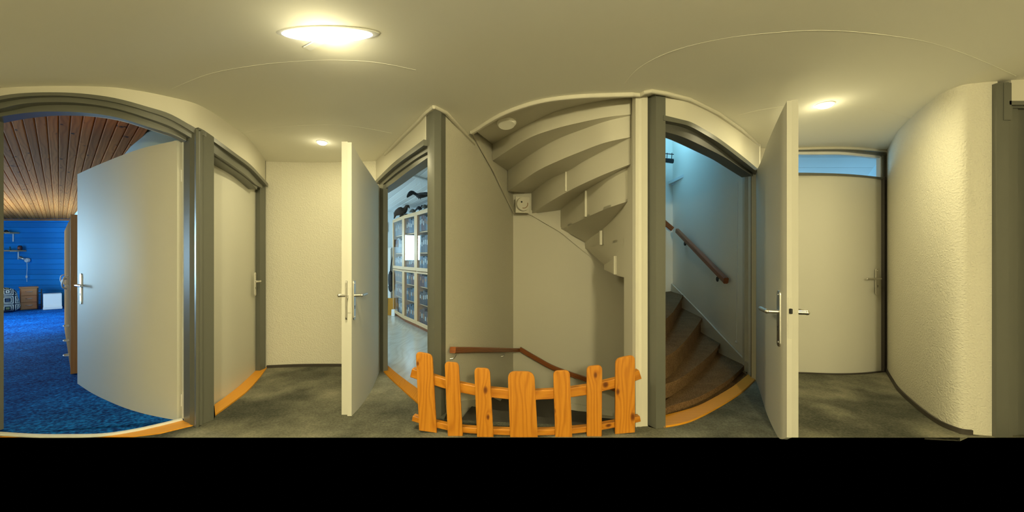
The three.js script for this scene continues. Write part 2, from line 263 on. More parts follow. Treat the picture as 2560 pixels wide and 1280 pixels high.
// ---------- door frames ----------
let trims = 0;
const trim = (label) => struct(group('trim_' + ++trims), label);
{ // doorway to the blue room, together with the closed door beside it
  const t = trim('grey painted frame of the doorway to the blue room');
  mesh('head_lip', ribbon([[-3.672, -2.74, 2.264, 2.291], [-3.456, -2.7, 2.284, 2.311], [-3.278, -2.685, 2.305, 2.329], [-3.063, -2.68, 2.314, 2.335], [-2.865, -2.69, 2.307, 2.331], [-2.68, -2.715, 2.284, 2.312], [-2.536, -2.79, 2.252, 2.282], [-2.439, -2.87, 2.217, 2.255], [-2.33, -2.965, 2.139, 2.178]], 0.1, 0.03, 4), M.frame, t);
  mesh('head', ribbon([[-3.672, -2.74, 2.225, 2.275], [-3.456, -2.7, 2.244, 2.29], [-3.278, -2.685, 2.273, 2.311], [-3.063, -2.68, 2.282, 2.319], [-2.865, -2.69, 2.275, 2.313], [-2.68, -2.715, 2.249, 2.29], [-2.536, -2.79, 2.21, 2.257], [-2.439, -2.87, 2.174, 2.226], [-2.352, -2.955, 2.113, 2.172]], 0.1, 0, 4), M.frame, t);
  mesh('head_rebate', ribbon([[-3.739, -2.79, 2.187, 2.254], [-3.498, -2.75, 2.212, 2.273], [-3.287, -2.735, 2.232, 2.3], [-3.12, -2.73, 2.236, 2.309], [-2.918, -2.74, 2.231, 2.302], [-2.729, -2.765, 2.207, 2.276], [-2.582, -2.84, 2.167, 2.235], [-2.482, -2.92, 2.138, 2.202], [-2.426, -2.98, 2.108, 2.174]], 0.08, 0, 4), M.frame, t);
  mesh('head_seal', ribbon([[-3.846, -2.87, 2.203, 2.226], [-3.6, -2.83, 2.229, 2.252], [-3.384, -2.815, 2.247, 2.269], [-3.212, -2.81, 2.249, 2.276], [-3.003, -2.82, 2.244, 2.271], [-2.808, -2.845, 2.22, 2.246], [-2.645, -2.91, 2.175, 2.202], [-2.537, -2.985, 2.143, 2.169], [-2.482, -3.02, 2.12, 2.141]], 0.03, 0, 4), M.gasket, t);
  mesh('jamb_reveal', ribbon([[-2.475, -3.015, 0, 2.14], [-2.438, -2.995, 0, 2.15], [-2.391, -2.97, 0, 2.16]], 0.06), M.frame, t);
  mesh('jamb_step', ribbon([[-2.382, -2.955, 0, 2.16], [-2.327, -2.935, 0, 2.17]], 0.05), M.frame, t);
  mesh('jamb_lip', ribbon([[-2.322, -2.925, 0, 2.17], [-2.295, -2.905, 0, 2.175], [-2.29, -2.925, 0, 2.175]], 0.05), M.frame, t);
  mesh('jamb_seal', ribbon([[-2.505, -3.035, 0.02, 2.13], [-2.476, -3.02, 0.02, 2.14]], 0.02), M.gasket, t);
  mesh('post', ribbon([[-2.317, -2.955, 0, 2.2], [-2.302, -2.99, 0, 2.19], [-2.28, -3.06, 0, 2.16]], 0.1), M.frame, t);
  mesh('jamb_left', ribbon([[-3.85, -2.77, 0.02, 2.4], [-3.617, -2.765, 0.02, 2.35]], 0.08), M.frame, t);
  // threshold: a wooden board along the opening
  mesh('threshold', prism([[-3.6, -2.757], [-2.62, -2.757], [-2.472, -2.809], [-2.335, -2.955], [-2.497, -3.034], [-2.582, -2.934], [-2.693, -2.834], [-2.855, -2.772], [-3.0, -2.765]], 0, 0.006), M.oak, t);
  mesh('threshold_strip', bar([[-3.6, 0.012, -2.79], [-3.322, 0.012, -2.757], [-3.109, 0.012, -2.751], [-2.846, 0.012, -2.763], [-2.691, 0.012, -2.833], [-2.582, 0.012, -2.934], [-2.503, 0.012, -3.034]], 0.035, 0.014, 0.003, 5), M.gasket, t);
}
{ // closed cupboard door
  const t = trim('grey painted frame of the closed door on the left');
  mesh('head_lip', ribbon([[-2.33, -2.965, 2.151, 2.184], [-2.329, -3.06, 2.137, 2.171], [-2.366, -3.37, 2.089, 2.119], [-2.446, -3.69, 2.062, 2.095], [-2.572, -4.05, 2.028, 2.06], [-2.719, -4.4, 2.016, 2.051]], 0.08, 0.03, 4), M.frame, t);
  mesh('head', ribbon([[-2.316, -3.08, 2.057, 2.159], [-2.373, -3.38, 2.024, 2.109], [-2.453, -3.7, 1.99, 2.083], [-2.56, -4, 1.962, 2.066], [-2.683, -4.3, 1.981, 2.046]], 0.12, 0, 4), M.frame, t);
  mesh('head_rebate', ribbon([[-2.361, -3.14, 2.041, 2.11], [-2.422, -3.45, 2.006, 2.068], [-2.5, -3.77, 1.974, 2.034], [-2.612, -4.1, 1.931, 2.004]], 0.12, 0, 4), M.frame, t);
  mesh('jamb', ribbon([[-2.76, -4.32, 0, 2.04], [-2.742, -4.36, 0, 2.05]], 0.06), M.frame, t);
  mesh('jamb_lip', ribbon([[-2.722, -4.32, 0, 2.05], [-2.719, -4.4, 0, 2.06]], 0.06), M.frame, t);
  mesh('corner_post', ribbon([[-2.73, -4.4, 0, 2.3], [-2.723, -4.42, 0, 2.3]], 0.03), M.frame, t);
  mesh('threshold', prism(cat([[-2.319, -3.125], [-2.374, -3.415], [-2.441, -3.698], [-2.578, -4.085], [-2.727, -4.448]], 5).concat(cat([[-2.827, -4.48], [-2.727, -4.195], [-2.607, -3.834], [-2.525, -3.531], [-2.48, -3.333]], 5)), 0, 0.012, 'z'), M.oak, t);
}
{ // doorway to the study
  const t = trim('grey painted frame of the doorway to the study');
  mesh('head_lip', ribbon([[-1.58, -4.62, 2.049, 2.082], [-1.195, -4.01, 2.104, 2.148], [-0.972, -3.655, 2.12, 2.164], [-0.792, -3.37, 2.123, 2.17], [-0.674, -3.18, 2.125, 2.172]], 0.08, 0.03, 4), M.frame, t);
  mesh('head', ribbon([[-1.529, -4.55, 2.01, 2.06], [-1.201, -4.03, 2.06, 2.116], [-0.978, -3.675, 2.077, 2.136], [-0.797, -3.39, 2.087, 2.142], [-0.672, -3.2, 2.088, 2.152]], 0.1, 0, 4), M.frame, t);
  mesh('head_rebate', ribbon([[-1.485, -4.5, 1.97, 2.015], [-1.222, -4.1, 1.996, 2.086], [-0.995, -3.74, 2.024, 2.106], [-0.811, -3.45, 2.04, 2.116], [-0.678, -3.26, 2.058, 2.124]], 0.1, 0, 4), M.frame, t);
  mesh('jamb_left', ribbon([[-1.494, -4.46, 0, 2.04], [-1.385, -4.3, 0, 2.02]], 0.05), M.frame, t);
  mesh('jamb_left_seal', ribbon([[-1.408, -4.36, 0, 2], [-1.384, -4.34, 0, 2]], 0.03), M.gasket, t);
  mesh('post_upper', ribbon([[-0.71, -3.24, 2.183, 2.378], [-0.658, -3.15, 2.113, 2.353]], 0.05), M.frame, t);
  mesh('post_face', ribbon([[-0.67, -3.17, 0, 2.42], [-0.645, -3.13, 0, 2.42], [-0.598, -3.08, 0, 2.42]], 0.06), M.frame, t);
  mesh('post_groove', ribbon([[-0.617, -3.15, 0, 2.42], [-0.583, -3.17, 0, 2.42]], 0.04), M.frame, t);
  mesh('post_edge', ribbon([[-0.582, -3.11, 0, 2.42], [-0.554, -3.13, 0, 2.42], [-0.531, -3.2, 0, 2.42]], 0.05), M.frame, t);
  mesh('threshold', prism(cat([[-1.458, -4.433], [-1.242, -4.072], [-1.061, -3.788], [-0.903, -3.541], [-0.808, -3.397], [-0.655, -3.149]], 4).concat(cat([[-0.694, -3.434], [-0.893, -3.754], [-1.025, -3.943], [-1.233, -4.252], [-1.458, -4.613]], 4)), 0, 0.012, 'z'), std({ map: T.oak, color: rgb(0.85, 0.75, 0.6), roughness: 0.8, specularIntensity: 0.3 }), t);
}
{ // doorway to the stairs up
  const t = trim('grey painted frame of the doorway to the stairs');
  mesh('head_lip', ribbon([[1.095, -2.92, 2.234, 2.272], [1.245, -2.965, 2.223, 2.255], [1.336, -3.01, 2.213, 2.249], [1.502, -3.13, 2.189, 2.227], [1.698, -3.29, 2.165, 2.201], [2.075, -3.64, 2.116, 2.156], [2.468, -4.02, 2.07, 2.106]], 0.05, 0.02, 4), M.frame, t);
  mesh('head', ribbon([[1.11, -2.96, 2.174, 2.256], [1.26, -3, 2.15, 2.24], [1.432, -3.1, 2.124, 2.217], [1.635, -3.27, 2.11, 2.202], [1.858, -3.48, 2.103, 2.186], [2.132, -3.74, 2.077, 2.151], [2.408, -4, 2.05, 2.11]], 0.1, 0, 4), std({ color: rgb(0.075, 0.075, 0.066), roughness: 0.5 }), t);
  mesh('post', ribbon([[1.001, -2.97, 0, 2.45], [1.042, -2.895, 0, 2.45], [1.117, -2.91, 0, 2.45]], 0.09), M.frame, t);
  mesh('jamb', ribbon([[2.448, -4.1, 0, 2.1], [2.468, -4.06, 0, 2.1], [2.474, -4.03, 0, 2.1]], 0.06), std({ color: rgb(0.075, 0.075, 0.066), roughness: 0.35 }), t);
  mesh('jamb_edge', ribbon([[2.482, -4.2, 0, 2.08], [2.488, -4.16, 0, 2.08]], 0.03), M.gasket, t);
  mesh('corner_stub', ribbon([[2.515, -4.1, 2.185, 2.382], [2.573, -4.15, 2.196, 2.379]], 0.03), M.frame, t);
  mesh('threshold', prism(cat([[1.105, -2.907], [1.346, -3.012], [1.72, -3.307], [2.102, -3.655], [2.432, -4.006]], 5).concat(cat([[2.467, -4.181], [2.24, -3.943], [1.993, -3.698], [1.538, -3.307], [1.188, -3.109]], 5)), 0, 0.014, 'x'), M.oak, t);
}
{ // frame of the far door on the right
  const t = trim('dark grey frame round the door with the glass transom');
  mesh('head', ribbon([[2.5, -4.27, 2.37, 2.39], [3.053, -4.24, 2.363, 2.382], [3.46, -4.22, 2.358, 2.377], [3.749, -4.26, 2.345, 2.366], [4.085, -4.35, 2.333, 2.355]], 0.05, 0.01, 4), M.frame, t);
  mesh('mullion', ribbon([[2.5, -4.27, 2.11, 2.14], [3.053, -4.24, 2.111, 2.132], [3.46, -4.22, 2.096, 2.117], [3.749, -4.26, 2.085, 2.106], [4.044, -4.33, 2.073, 2.094]], 0.05, 0.01, 4), M.frame, t);
  mesh('jamb_upper', ribbon([[4.009, -4.32, 2.05, 2.36], [4.094, -4.36, 2.05, 2.36]], 0.06), M.frame, t);
  mesh('jamb', ribbon([[4.005, -4.3, 0, 2.1], [4.071, -4.34, 0, 2.1]], 0.05), M.skirting, t);
  mesh('sash', ribbon([[2.5, -4.3, 2.36, 2.39], [3.074, -4.27, 2.335, 2.369], [3.485, -4.25, 2.329, 2.364], [3.775, -4.29, 2.318, 2.353], [4.041, -4.35, 2.307, 2.342]], 0.04, 0, 4), M.white, t);
  mesh('sash_side', ribbon([[3.988, -4.33, 2.09, 2.324], [4.028, -4.34, 2.092, 2.326]], 0.04), M.white, t);
  mesh('pane', ribbon([[2.5, -4.3, 2.11, 2.38], [3.085, -4.285, 2.107, 2.347], [3.497, -4.265, 2.103, 2.342], [3.788, -4.305, 2.094, 2.331], [4.029, -4.36, 2.096, 2.318]], 0.004, 0, 4), M.glass, t);
  mesh('bottom_gap', ribbon([[2.5, -4.25, 0, 0.012], [3.039, -4.25, 0, 0.012], [3.406, -4.205, 0, 0.012], [3.722, -4.23, 0, 0.012], [4.017, -4.31, 0, 0.012]], 0.02, 0, 4), M.skirting, t);
}
{ // post and frame at the far right
  const t = trim('grey painted post and stepped frame at the far right edge');
  mesh('post', ribbon([[3.335, -2.754, 0, 2.44], [3.382, -2.754, 0, 2.445], [3.423, -2.756, -0.001, 2.449]], 0.06), M.frame, t);
  mesh('post_upper', ribbon([[3.382, -2.75, 2.185, 2.441], [3.435, -2.75, 2.185, 2.441]], 0.05), M.frame, t);
  mesh('jamb', ribbon([[3.431, -2.765, -0.005, 2.295], [3.468, -2.77, -0.008, 2.292]], 0.05), M.frame, t);
  mesh('jamb_step', ribbon([[3.484, -2.785, -0.014, 2.286], [3.529, -2.79, -0.017, 2.282]], 0.05), M.frame, t);
  mesh('jamb_inner', ribbon([[3.552, -2.81, -0.026, 2.29], [3.792, -2.83, -0.035, 2.297]], 0.05), M.frame, t);
  mesh('head', ribbon([[3.421, -2.75, 2.29, 2.317], [3.63, -2.75, 2.29, 2.317]], 0.07), M.frame, t);
  mesh('head_step', ribbon([[3.469, -2.775, 2.277, 2.304], [3.67, -2.78, 2.279, 2.306]], 0.07), M.frame, t);
}
// corner of the stairwell: a cream boxed post
{
  const g = struct(group('trim_' + ++trims), 'cream painted boxed post between gate and grey post');
  mesh('front_board', ribbon([[0.904, -2.925, 0, 2.46], [0.997, -2.94, 0, 2.46]], 0.05), M.paint, g);
  mesh('side_board', ribbon([[0.938, -3.35, -0.25, 2.46], [0.92, -3.12, -0.15, 2.46], [0.908, -2.93, -0.05, 2.46]], 0.04), M.paint, g);
}
// thin cream cornices under the ceiling
const cornice = (pts, n = 4) => struct(mesh('trim_' + ++trims, bar(pts.map(([x, y, z]) => [x, CEIL(x, z) - 0.012, z]), 0.03, 0.026, 0.006, n), M.paint));
cornice([[-1.348, -4.24], [-1.186, -3.98], [-0.966, -3.63], [-0.787, -3.35], [-0.698, -3.2], [-0.597, -3.06]].map(([x, z]) => [x, 0, z]));
cornice([[-0.597, -3.06], [-0.523, -3.17], [-0.455, -3.5], [-0.367, -3.9]].map(([x, z]) => [x, 0, z]), 1);
cornice([[0.867, -2.89], [0.928, -2.9], [0.95, -2.86], [0.988, -2.84], [1.106, -2.88], [1.325, -2.985], [1.682, -3.26], [2.058, -3.61], [2.53, -4.1]].map(([x, z]) => [x, 0, z]), 1);
cornice([[2.55, 0, -4.24], [3.444, -4.2].toSpliced(1, 0, 0), [4.088, -4.34].toSpliced(1, 0, 0)]);
// edge board of the ceiling along the stairwell opening
struct(mesh('trim_' + ++trims, bar([[-0.36, 2.378, -3.603], [-0.337, 2.379, -3.584], [-0.087, 2.399, -3.228], [0.189, 2.413, -2.998], [0.478, 2.421, -2.913], [0.873, 2.427, -2.891]].map(([x, y, z]) => [x, y - 0.012, z]), 0.03, 0.032, 0.005, 5), M.paint), 'cream edge board of the ceiling above the stairwell');

// ---------- ceiling lamps of the landing ----------
function plateShape(w, h, r) { const s = new THREE.Shape(), a = w / 2, b = h / 2; s.moveTo(-a + r, -b); s.lineTo(a - r, -b); s.quadraticCurveTo(a, -b, a, -b + r); s.lineTo(a, b - r); s.quadraticCurveTo(a, b, a - r, b); s.lineTo(-a + r, b); s.quadraticCurveTo(-a, b, -a, b - r); s.lineTo(-a, -b + r); s.quadraticCurveTo(-a, -b, -a + r, -b); return s; }
function downlight(at, rx, rz, power, glare, label, halo = 0.02) {
  const g = tag(group('ceiling_lamp', at), label, 'lamp');
  const ring = new THREE.TorusGeometry(1, 0.12, 10, 40); ring.rotateX(Math.PI / 2); ring.scale(rx * 1.02, 0.03, rz * 1.02);
  mesh('trim_ring', ring, M.white, g);
  const cup = new THREE.SphereGeometry(1, 32, 12, 0, Math.PI * 2, Math.PI / 2, Math.PI / 2); cup.scale(rx, 0.03, rz);
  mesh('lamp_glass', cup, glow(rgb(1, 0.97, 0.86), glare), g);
  const l = new THREE.RectAreaLight(LAMP, power / (4 * rx * rz), 2 * rx, 2 * rz); l.position.set(0, -0.03, 0); l.rotation.x = -Math.PI / 2; l.name = 'lamp_light'; g.add(l);
  const h = new THREE.PointLight(LAMP, power * halo, 0, 2); h.position.set(0, -0.12, 0); h.castShadow = true; h.shadow.radius = 2; h.name = 'lamp_halo'; g.add(h);
  return g;
}
{
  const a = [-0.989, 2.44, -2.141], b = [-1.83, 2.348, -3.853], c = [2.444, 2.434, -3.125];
  const big = downlight(a, 0.245, 0.062, 11, 9, 'ceiling lamp, its glare shaped as a large glowing oval, with small cream tab', 0.02);  // bulb glare is modelled as the oval glass, wider than the bulb itself
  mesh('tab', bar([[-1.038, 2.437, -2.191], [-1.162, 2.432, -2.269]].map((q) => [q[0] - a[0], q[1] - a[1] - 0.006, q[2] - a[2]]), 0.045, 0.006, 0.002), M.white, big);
  downlight(b, 0.045, 0.05, 2.2, 8, 'small round downlight above the closed door on the left');
  downlight(c, 0.06, 0.055, 4.2, 9, 'small round downlight in front of the glass transom');
  // added unseen globe behind the camera, fills the landing with even light
  const g = tag(group('added_globe_lamp', [0.5, 1.95, 1.7]), 'added globe fill lamp out of view behind the camera', 'lamp');
  mesh('globe', new THREE.SphereGeometry(0.12, 32, 20), glow(rgb(1, 0.95, 0.8), 6), g);
  mesh('rose', new THREE.CylinderGeometry(0.06, 0.07, 0.04, 24).translate(0, 0.65, 0), M.white, g);
  mesh('stem', new THREE.CylinderGeometry(0.012, 0.012, 0.54, 12).translate(0, 0.37, 0), M.white, g);
  const l = new THREE.PointLight(LAMP, 29, 0, 2); l.castShadow = true; l.shadow.radius = 5; l.name = 'lamp_light'; g.add(l);
}

// ---------- doors ----------
function handle(parent, at, turn, k, dir, back = 0, stem = 0.055, reach = 0.125) {
  const o = group('handle', at, turn, parent); o.scale.setScalar(k);
  const pl = (z) => { const g = new THREE.ExtrudeGeometry(plateShape(0.045, 0.29, 0.02), { depth: 0.007, bevelEnabled: true, bevelSize: 0.002, bevelThickness: 0.002, bevelSegments: 2 }); g.translate(0, 0, z); return g; };
  mesh('handle_plate', back ? merge(pl(0), pl(-back - 0.007)) : pl(0), M.steel, o);
  const lever = (z, s) => { const e = z + s * stem; return [rod([0, 0.035, z], [0, 0.035, e], 0.011, 14), new THREE.SphereGeometry(0.0125, 14, 10).translate(0, 0.035, e), rod([0, 0.035, e], [dir * reach, 0.035, e], 0.0115, 14), new THREE.SphereGeometry(0.0115, 12, 8).translate(dir * reach, 0.035, e)]; };
  mesh('lever', merge(lever(0.005, 1), back ? lever(-back - 0.005, -1) : []), M.steel, o);
  mesh('keyhole', merge(new THREE.CylinderGeometry(0.005, 0.005, 0.004, 10).rotateX(Math.PI / 2).translate(0, -0.045, 0.009), box(0.005, 0.018, 0.004, [0, -0.056, 0.009], 0.001)), M.dark, o);
  mesh('screw', merge(new THREE.CylinderGeometry(0.007, 0.007, 0.003, 12).rotateX(Math.PI / 2).translate(0, 0.125, 0.0095), new THREE.CylinderGeometry(0.007, 0.007, 0.003, 12).rotateX(Math.PI / 2).translate(0, -0.125, 0.0095)), M.steel, o);
  return o;
}
{ // open door to the blue room
  const d = struct(group('door_1'), 'open white door leaf swung into the blue room');
  mesh('leaf', ribbon([[-4.257, -3.918, 0, 2.051], [-3.79, -3.623, 0, 2.058], [-3.285, -3.342, 0, 2.082], [-2.962, -3.189, 0, 2.105], [-2.73, -3.102, 0, 2.118], [-2.546, -3.041, 0, 2.129]], 0.04, 0, 5), M.door, d);
  mesh('hinge_edge', ribbon([[-2.564, -3.06, -0.008, 2.134], [-2.555, -3.09, -0.011, 2.128]], 0.03), M.paint, d);
  handle(d, [-4.121, 0.936, -3.83], turnOf([-4.238, -3.906], [-3.552, -3.482]), 1.0, 1, 0, 0.032, 0.19);
  mesh('hinge', merge([[-2.516, 1.86, -3.05], [-2.516, 0.152, -3.05]].map((p) => new THREE.CylinderGeometry(0.008, 0.008, 0.09, 10).translate(...p))), M.white, d);
}
{ // closed door
  const d = struct(group('door_2'), 'closed cream door on the left of the landing');
  mesh('leaf', ribbon([[-2.501, -3.33, -0.012, 2.092], [-2.555, -3.64, -0.002, 2.047], [-2.672, -4.03, -0.003, 2.024], [-2.807, -4.42, -0.014, 1.975]], 0.04, 0, 5), M.door, d);
  handle(d, [-2.701, 0.956, -4.2], turnOf([-2.487, -3.351], [-2.768, -4.325]), 0.84, -1);
}
{ // open door to the study
  const d = struct(group('door_3'), 'open white door leaf of the study');
  mesh('leaf', ribbon([[-1.253, -3.125, 0, 2.138], [-1.26, -3.333, 0, 2.057], [-1.301, -3.676, 0, 2.007], [-1.371, -4.032, 0, 1.996], [-1.452, -4.401, 0, 1.998]], 0.034, 0, 5), M.door, d);
  mesh('rebate', ribbon([[-1.342, -3.15, -0.001, 2.151], [-1.295, -3.15, -0.001, 2.151]], 0.03), M.door, d);
  const e = handle(d, [-1.251, 0.902, -3.16], turnOf([-1.25, -3.125], [-1.301, -3.676]), 1.06, 1, 0.045);
  mesh('lock_face', box(0.024, 0.2, 0.003, [-1.271, 0.907, -3.122], 0.002), M.door, d);
  mesh('latch', box(0.014, 0.03, 0.016, [-1.281, 0.933, -3.11], 0.004), M.steel, d);
}
{ // open door beside the stairs
  const d = struct(group('door_4'), 'open tall door leaf of the stairs seen almost edge on');
  mesh('leaf', ribbon([[2.444, -4.006, 0, 2.099], [2.239, -3.6, 0.001, 2.096], [2.009, -3.149, 0, 2.132], [1.835, -2.76, 0, 2.194], [1.807, -2.63, 0.057, 2.27]], 0.03, 0, 5), M.door, d);
  mesh('rebate', ribbon([[1.85, -2.65, 0.048, 2.284], [1.899, -2.652, 0.047, 2.287]], 0.03), M.door, d);
  handle(d, [1.829, 0.824, -2.73], turnOf([1.899, -2.9], [1.807, -2.63]), 1.3, -1, 0.06);
  mesh('lock_face', box(0.03, 0.27, 0.003, [1.828, 0.843, -2.627], 0.002), M.door, d);
  mesh('latch', box(0.014, 0.034, 0.02, [1.823, 0.889, -2.615], 0.004), M.dark, d);
}
{ // closed door with transom
  const d = struct(group('door_5'), 'closed cream door under the glass transom');
  mesh('leaf', ribbon([[2.5, -4.3, 0.012, 2.12], [3.06, -4.28, 0.005, 2.123], [3.43, -4.235, 0.001, 2.103], [3.749, -4.26, 0.006, 2.089], [4.045, -4.34, 0.009, 2.079]], 0.04, 0, 5), M.door, d);
  handle(d, [3.887, 0.977, -4.262], turnOf([3.749, -4.26], [4.045, -4.34]), 0.94, -1, 0, 0.03, 0.2);
}

// ---------- stairs going up, seen from below over the stairwell ----------
{
  const s = tag(group('winding_staircase'), 'cream painted underside of winding stairs above the stairwell', 'staircase');
  const R = [
    [[0.913, -3.065, 2.335, 2.468], [0.742, -3.123, 2.335, 2.465], [0.572, -3.237, 2.335, 2.474], [0.367, -3.411, 2.335, 2.478], [0.12, -3.745, 2.335, 2.467], [-0.223, -4.557, 2.335, 2.526]],
    [[0.912, -3.081, 2.165, 2.331], [0.744, -3.191, 2.155, 2.323], [0.591, -3.426, 2.145, 2.329], [0.422, -3.713, 2.13, 2.335], [0.228, -4.167, 2.115, 2.33], [-0.054, -5.257, 2.1, 2.373]],
    [[0.915, -3.092, 1.96, 2.167], [0.783, -3.363, 1.94, 2.142], [0.652, -3.694, 1.915, 2.118], [0.559, -4.05, 1.9, 2.106], [0.423, -4.651, 1.87, 2.135], [0.27, -5.553, 1.837, 2.122]],
    [[0.928, -3.201, 1.687, 1.976], [0.838, -3.529, 1.67, 1.938], [0.772, -4.137, 1.65, 1.937], [0.716, -4.974, 1.63, 1.919], [0.668, -5.493, 1.618, 1.882]],
    [[0.941, -3.36, 1.378, 1.671], [0.967, -3.75, 1.377, 1.621], [1.003, -4.45, 1.367, 1.545], [1.005, -5, 1.362, 1.495], [0.99, -5.42, 1.356, 1.434]],
    [[0.941, -3.36, 1.07, 1.351], [0.974, -3.75, 1.07, 1.262], [1.015, -4.1, 1.078, 1.205], [1.15, -5, 1.08, 1.14]],
  ];
  R.forEach((r) => mesh('riser', ribbon(r, 0.025, 0, 5), M.paint, s));
  const even = (p, n) => Array.from({ length: n }, (_, i) => { const t = i / (n - 1) * (p.length - 1), a = Math.min(Math.floor(t), p.length - 2); return p[a].map((v, j) => v + (p[a + 1][j] - v) * (t - a)); });
  const sheet = (a, b, t) => { const A = even(cat(a, 5), 25), B = even(cat(b, 5), 25), pos = [], uv = [], q = (...v) => v.forEach((p) => { pos.push(...p); uv.push(p[0], p[2]); }), up = (p) => [p[0], p[1] + t, p[2]];
    for (let i = 0; i < 24; i++) { q(A[i], A[i + 1], B[i + 1], A[i], B[i + 1], B[i]); q(up(A[i]), up(B[i + 1]), up(A[i + 1]), up(A[i]), up(B[i]), up(B[i + 1])); q(A[i], up(A[i + 1]), A[i + 1], A[i], up(A[i]), up(A[i + 1])); q(B[i], B[i + 1], up(B[i + 1]), B[i], up(B[i + 1]), up(B[i])); }
    q(A[0], B[0], up(B[0]), A[0], up(B[0]), up(A[0])); q(A[24], up(B[24]), B[24], A[24], up(A[24]), up(B[24])); return solid(pos, uv, 0.5); };
  const low = (r) => r.map(([x, z, b]) => [x, b, z]), top = (r) => r.map(([x, z, , t]) => [x, t, z]);
  mesh('soffit', sheet([[0.873, 2.427, -2.891], [0.694, 2.425, -2.89], [0.478, 2.421, -2.913], [0.189, 2.413, -2.998], [-0.087, 2.399, -3.228], [-0.337, 2.379, -3.584]], top(R[0]), 0.02), M.paint, s);
  for (let k = 0; k < 5; k++) mesh('tread', sheet(low(R[k]), top(R[k + 1]), 0.022), M.paint, s);
  // battens glued into the corners under the treads
  const batten = (a, b) => mesh('batten', bar([a, b], 0.03, 0.03, 0.004), M.paint, s);
  batten([0.433, 2.381, -3.9], [0.433, 2.178, -3.9]); batten([0.555, 2.107, -4.08], [0.555, 1.911, -4.08]); batten([0.768, 1.926, -4.15], [0.768, 1.657, -4.15]); batten([0.977, 1.527, -4.4], [0.977, 1.373, -4.4]); batten([0.96, 1.25, -3.72], [0.96, 1.079, -3.72]);
  mesh('wall_string', ribbon([[-0.385, -3.85, 2.42, 2.49], [-0.221, -4.52, 2.217, 2.299], [-0.053, -5.26, 1.95, 2.05], [0.022, -5.58, 1.841, 1.92]], 0.02, 0.02), M.paint, s);
  mesh('wall_string', ribbon([[0.006, -5.56, 1.856, 1.923], [0.222, -5.54, 1.832, 1.904], [0.495, -5.5, 1.673, 1.75], [0.669, -5.48, 1.568, 1.645], [0.872, -5.45, 1.397, 1.479], [1.084, -5.42, 1.223, 1.315], [1.345, -5.38, 1.024, 1.126], [1.527, -5.34, 0.908, 0.994]], 0.02, 0.02, 5), M.paint, s);
}
{ // smoke detector on the soffit, round sounder on a square plate
  const g = tag(group('smoke_detector', [-0.048, 2.406, -3.46]), 'round white smoke detector under the top of the winding stairs', 'smoke detector');
  g.rotation.set(-0.25, 0, 0.06);
  mesh('base', new THREE.CylinderGeometry(0.084, 0.088, 0.03, 36).translate(0, 0.008, 0), M.paint, g);
  mesh('cover', new THREE.CylinderGeometry(0.084, 0.07, 0.022, 36).translate(0, -0.018, 0), M.ceiling, g);
  const v = tag(group('wall_vent', [0.138, 1.928, -5.3], 0.25), 'round cream vent on a square plate under the winding stairs', 'vent');
  mesh('plate', box(0.19, 0.215, 0.02), M.paint, v);
  mesh('dial', new THREE.CylinderGeometry(0.088, 0.094, 0.05, 32).rotateX(Math.PI / 2).translate(0, 0.005, 0.035), M.paint, v);
  mesh('hole', new THREE.CylinderGeometry(0.012, 0.012, 0.004, 14).rotateX(Math.PI / 2).translate(-0.028, 0.03, 0.0605), M.dark, v);
  mesh('slot', new THREE.TorusGeometry(0.055, 0.004, 6, 20, 2.2).rotateZ(-1.9).translate(0, 0.005, 0.06), M.beechDark, v);
}
{ // stairs going down
  const s = tag(group('descending_staircase'), 'dark carpeted winding stairs going down behind the pine gate', 'staircase');
  const tr = [[-0.17, [[-0.5, -3.2], [-0.38, -3.78], [0.9, -3.28], [0.9, -3.18], [-0.5, -3.18]]], [-0.34, [[-0.41, -3.7], [-0.22, -4.5], [0.52, -3.57], [-0.38, -3.57]]], [-0.51, [[-0.23, -4.45], [0.02, -5.58], [0.61, -3.95], [0.2, -3.95]]], [-0.68, [[0.02, -5.58], [0.55, -5.5], [0.74, -4.33], [0.47, -4.33]]], [-0.85, [[0.52, -5.5], [1.12, -5.42], [1.06, -4.72], [0.66, -4.72]]], [-0.93, [[1.1, -5.42], [1.5, -5.32], [1.3, -4.92], [1.06, -4.92]]]];
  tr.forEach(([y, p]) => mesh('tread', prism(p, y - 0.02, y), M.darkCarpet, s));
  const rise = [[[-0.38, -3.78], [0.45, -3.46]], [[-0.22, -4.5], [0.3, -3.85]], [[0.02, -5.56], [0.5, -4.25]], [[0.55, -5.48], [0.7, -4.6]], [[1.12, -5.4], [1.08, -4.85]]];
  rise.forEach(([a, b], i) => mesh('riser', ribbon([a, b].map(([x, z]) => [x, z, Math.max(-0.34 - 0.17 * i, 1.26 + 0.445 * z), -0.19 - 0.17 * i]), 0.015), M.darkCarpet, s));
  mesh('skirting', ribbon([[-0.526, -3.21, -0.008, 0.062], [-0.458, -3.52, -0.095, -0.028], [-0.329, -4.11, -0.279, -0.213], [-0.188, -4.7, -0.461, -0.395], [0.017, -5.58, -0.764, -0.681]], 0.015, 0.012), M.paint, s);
  mesh('skirting', ribbon([[0.017, -5.55, -0.765, -0.681], [0.5, -5.5, -0.785, -0.708], [0.807, -5.45, -0.843, -0.756], [1.338, -5.33, -0.882, -0.807]], 0.015, 0.012), M.paint, s);
}
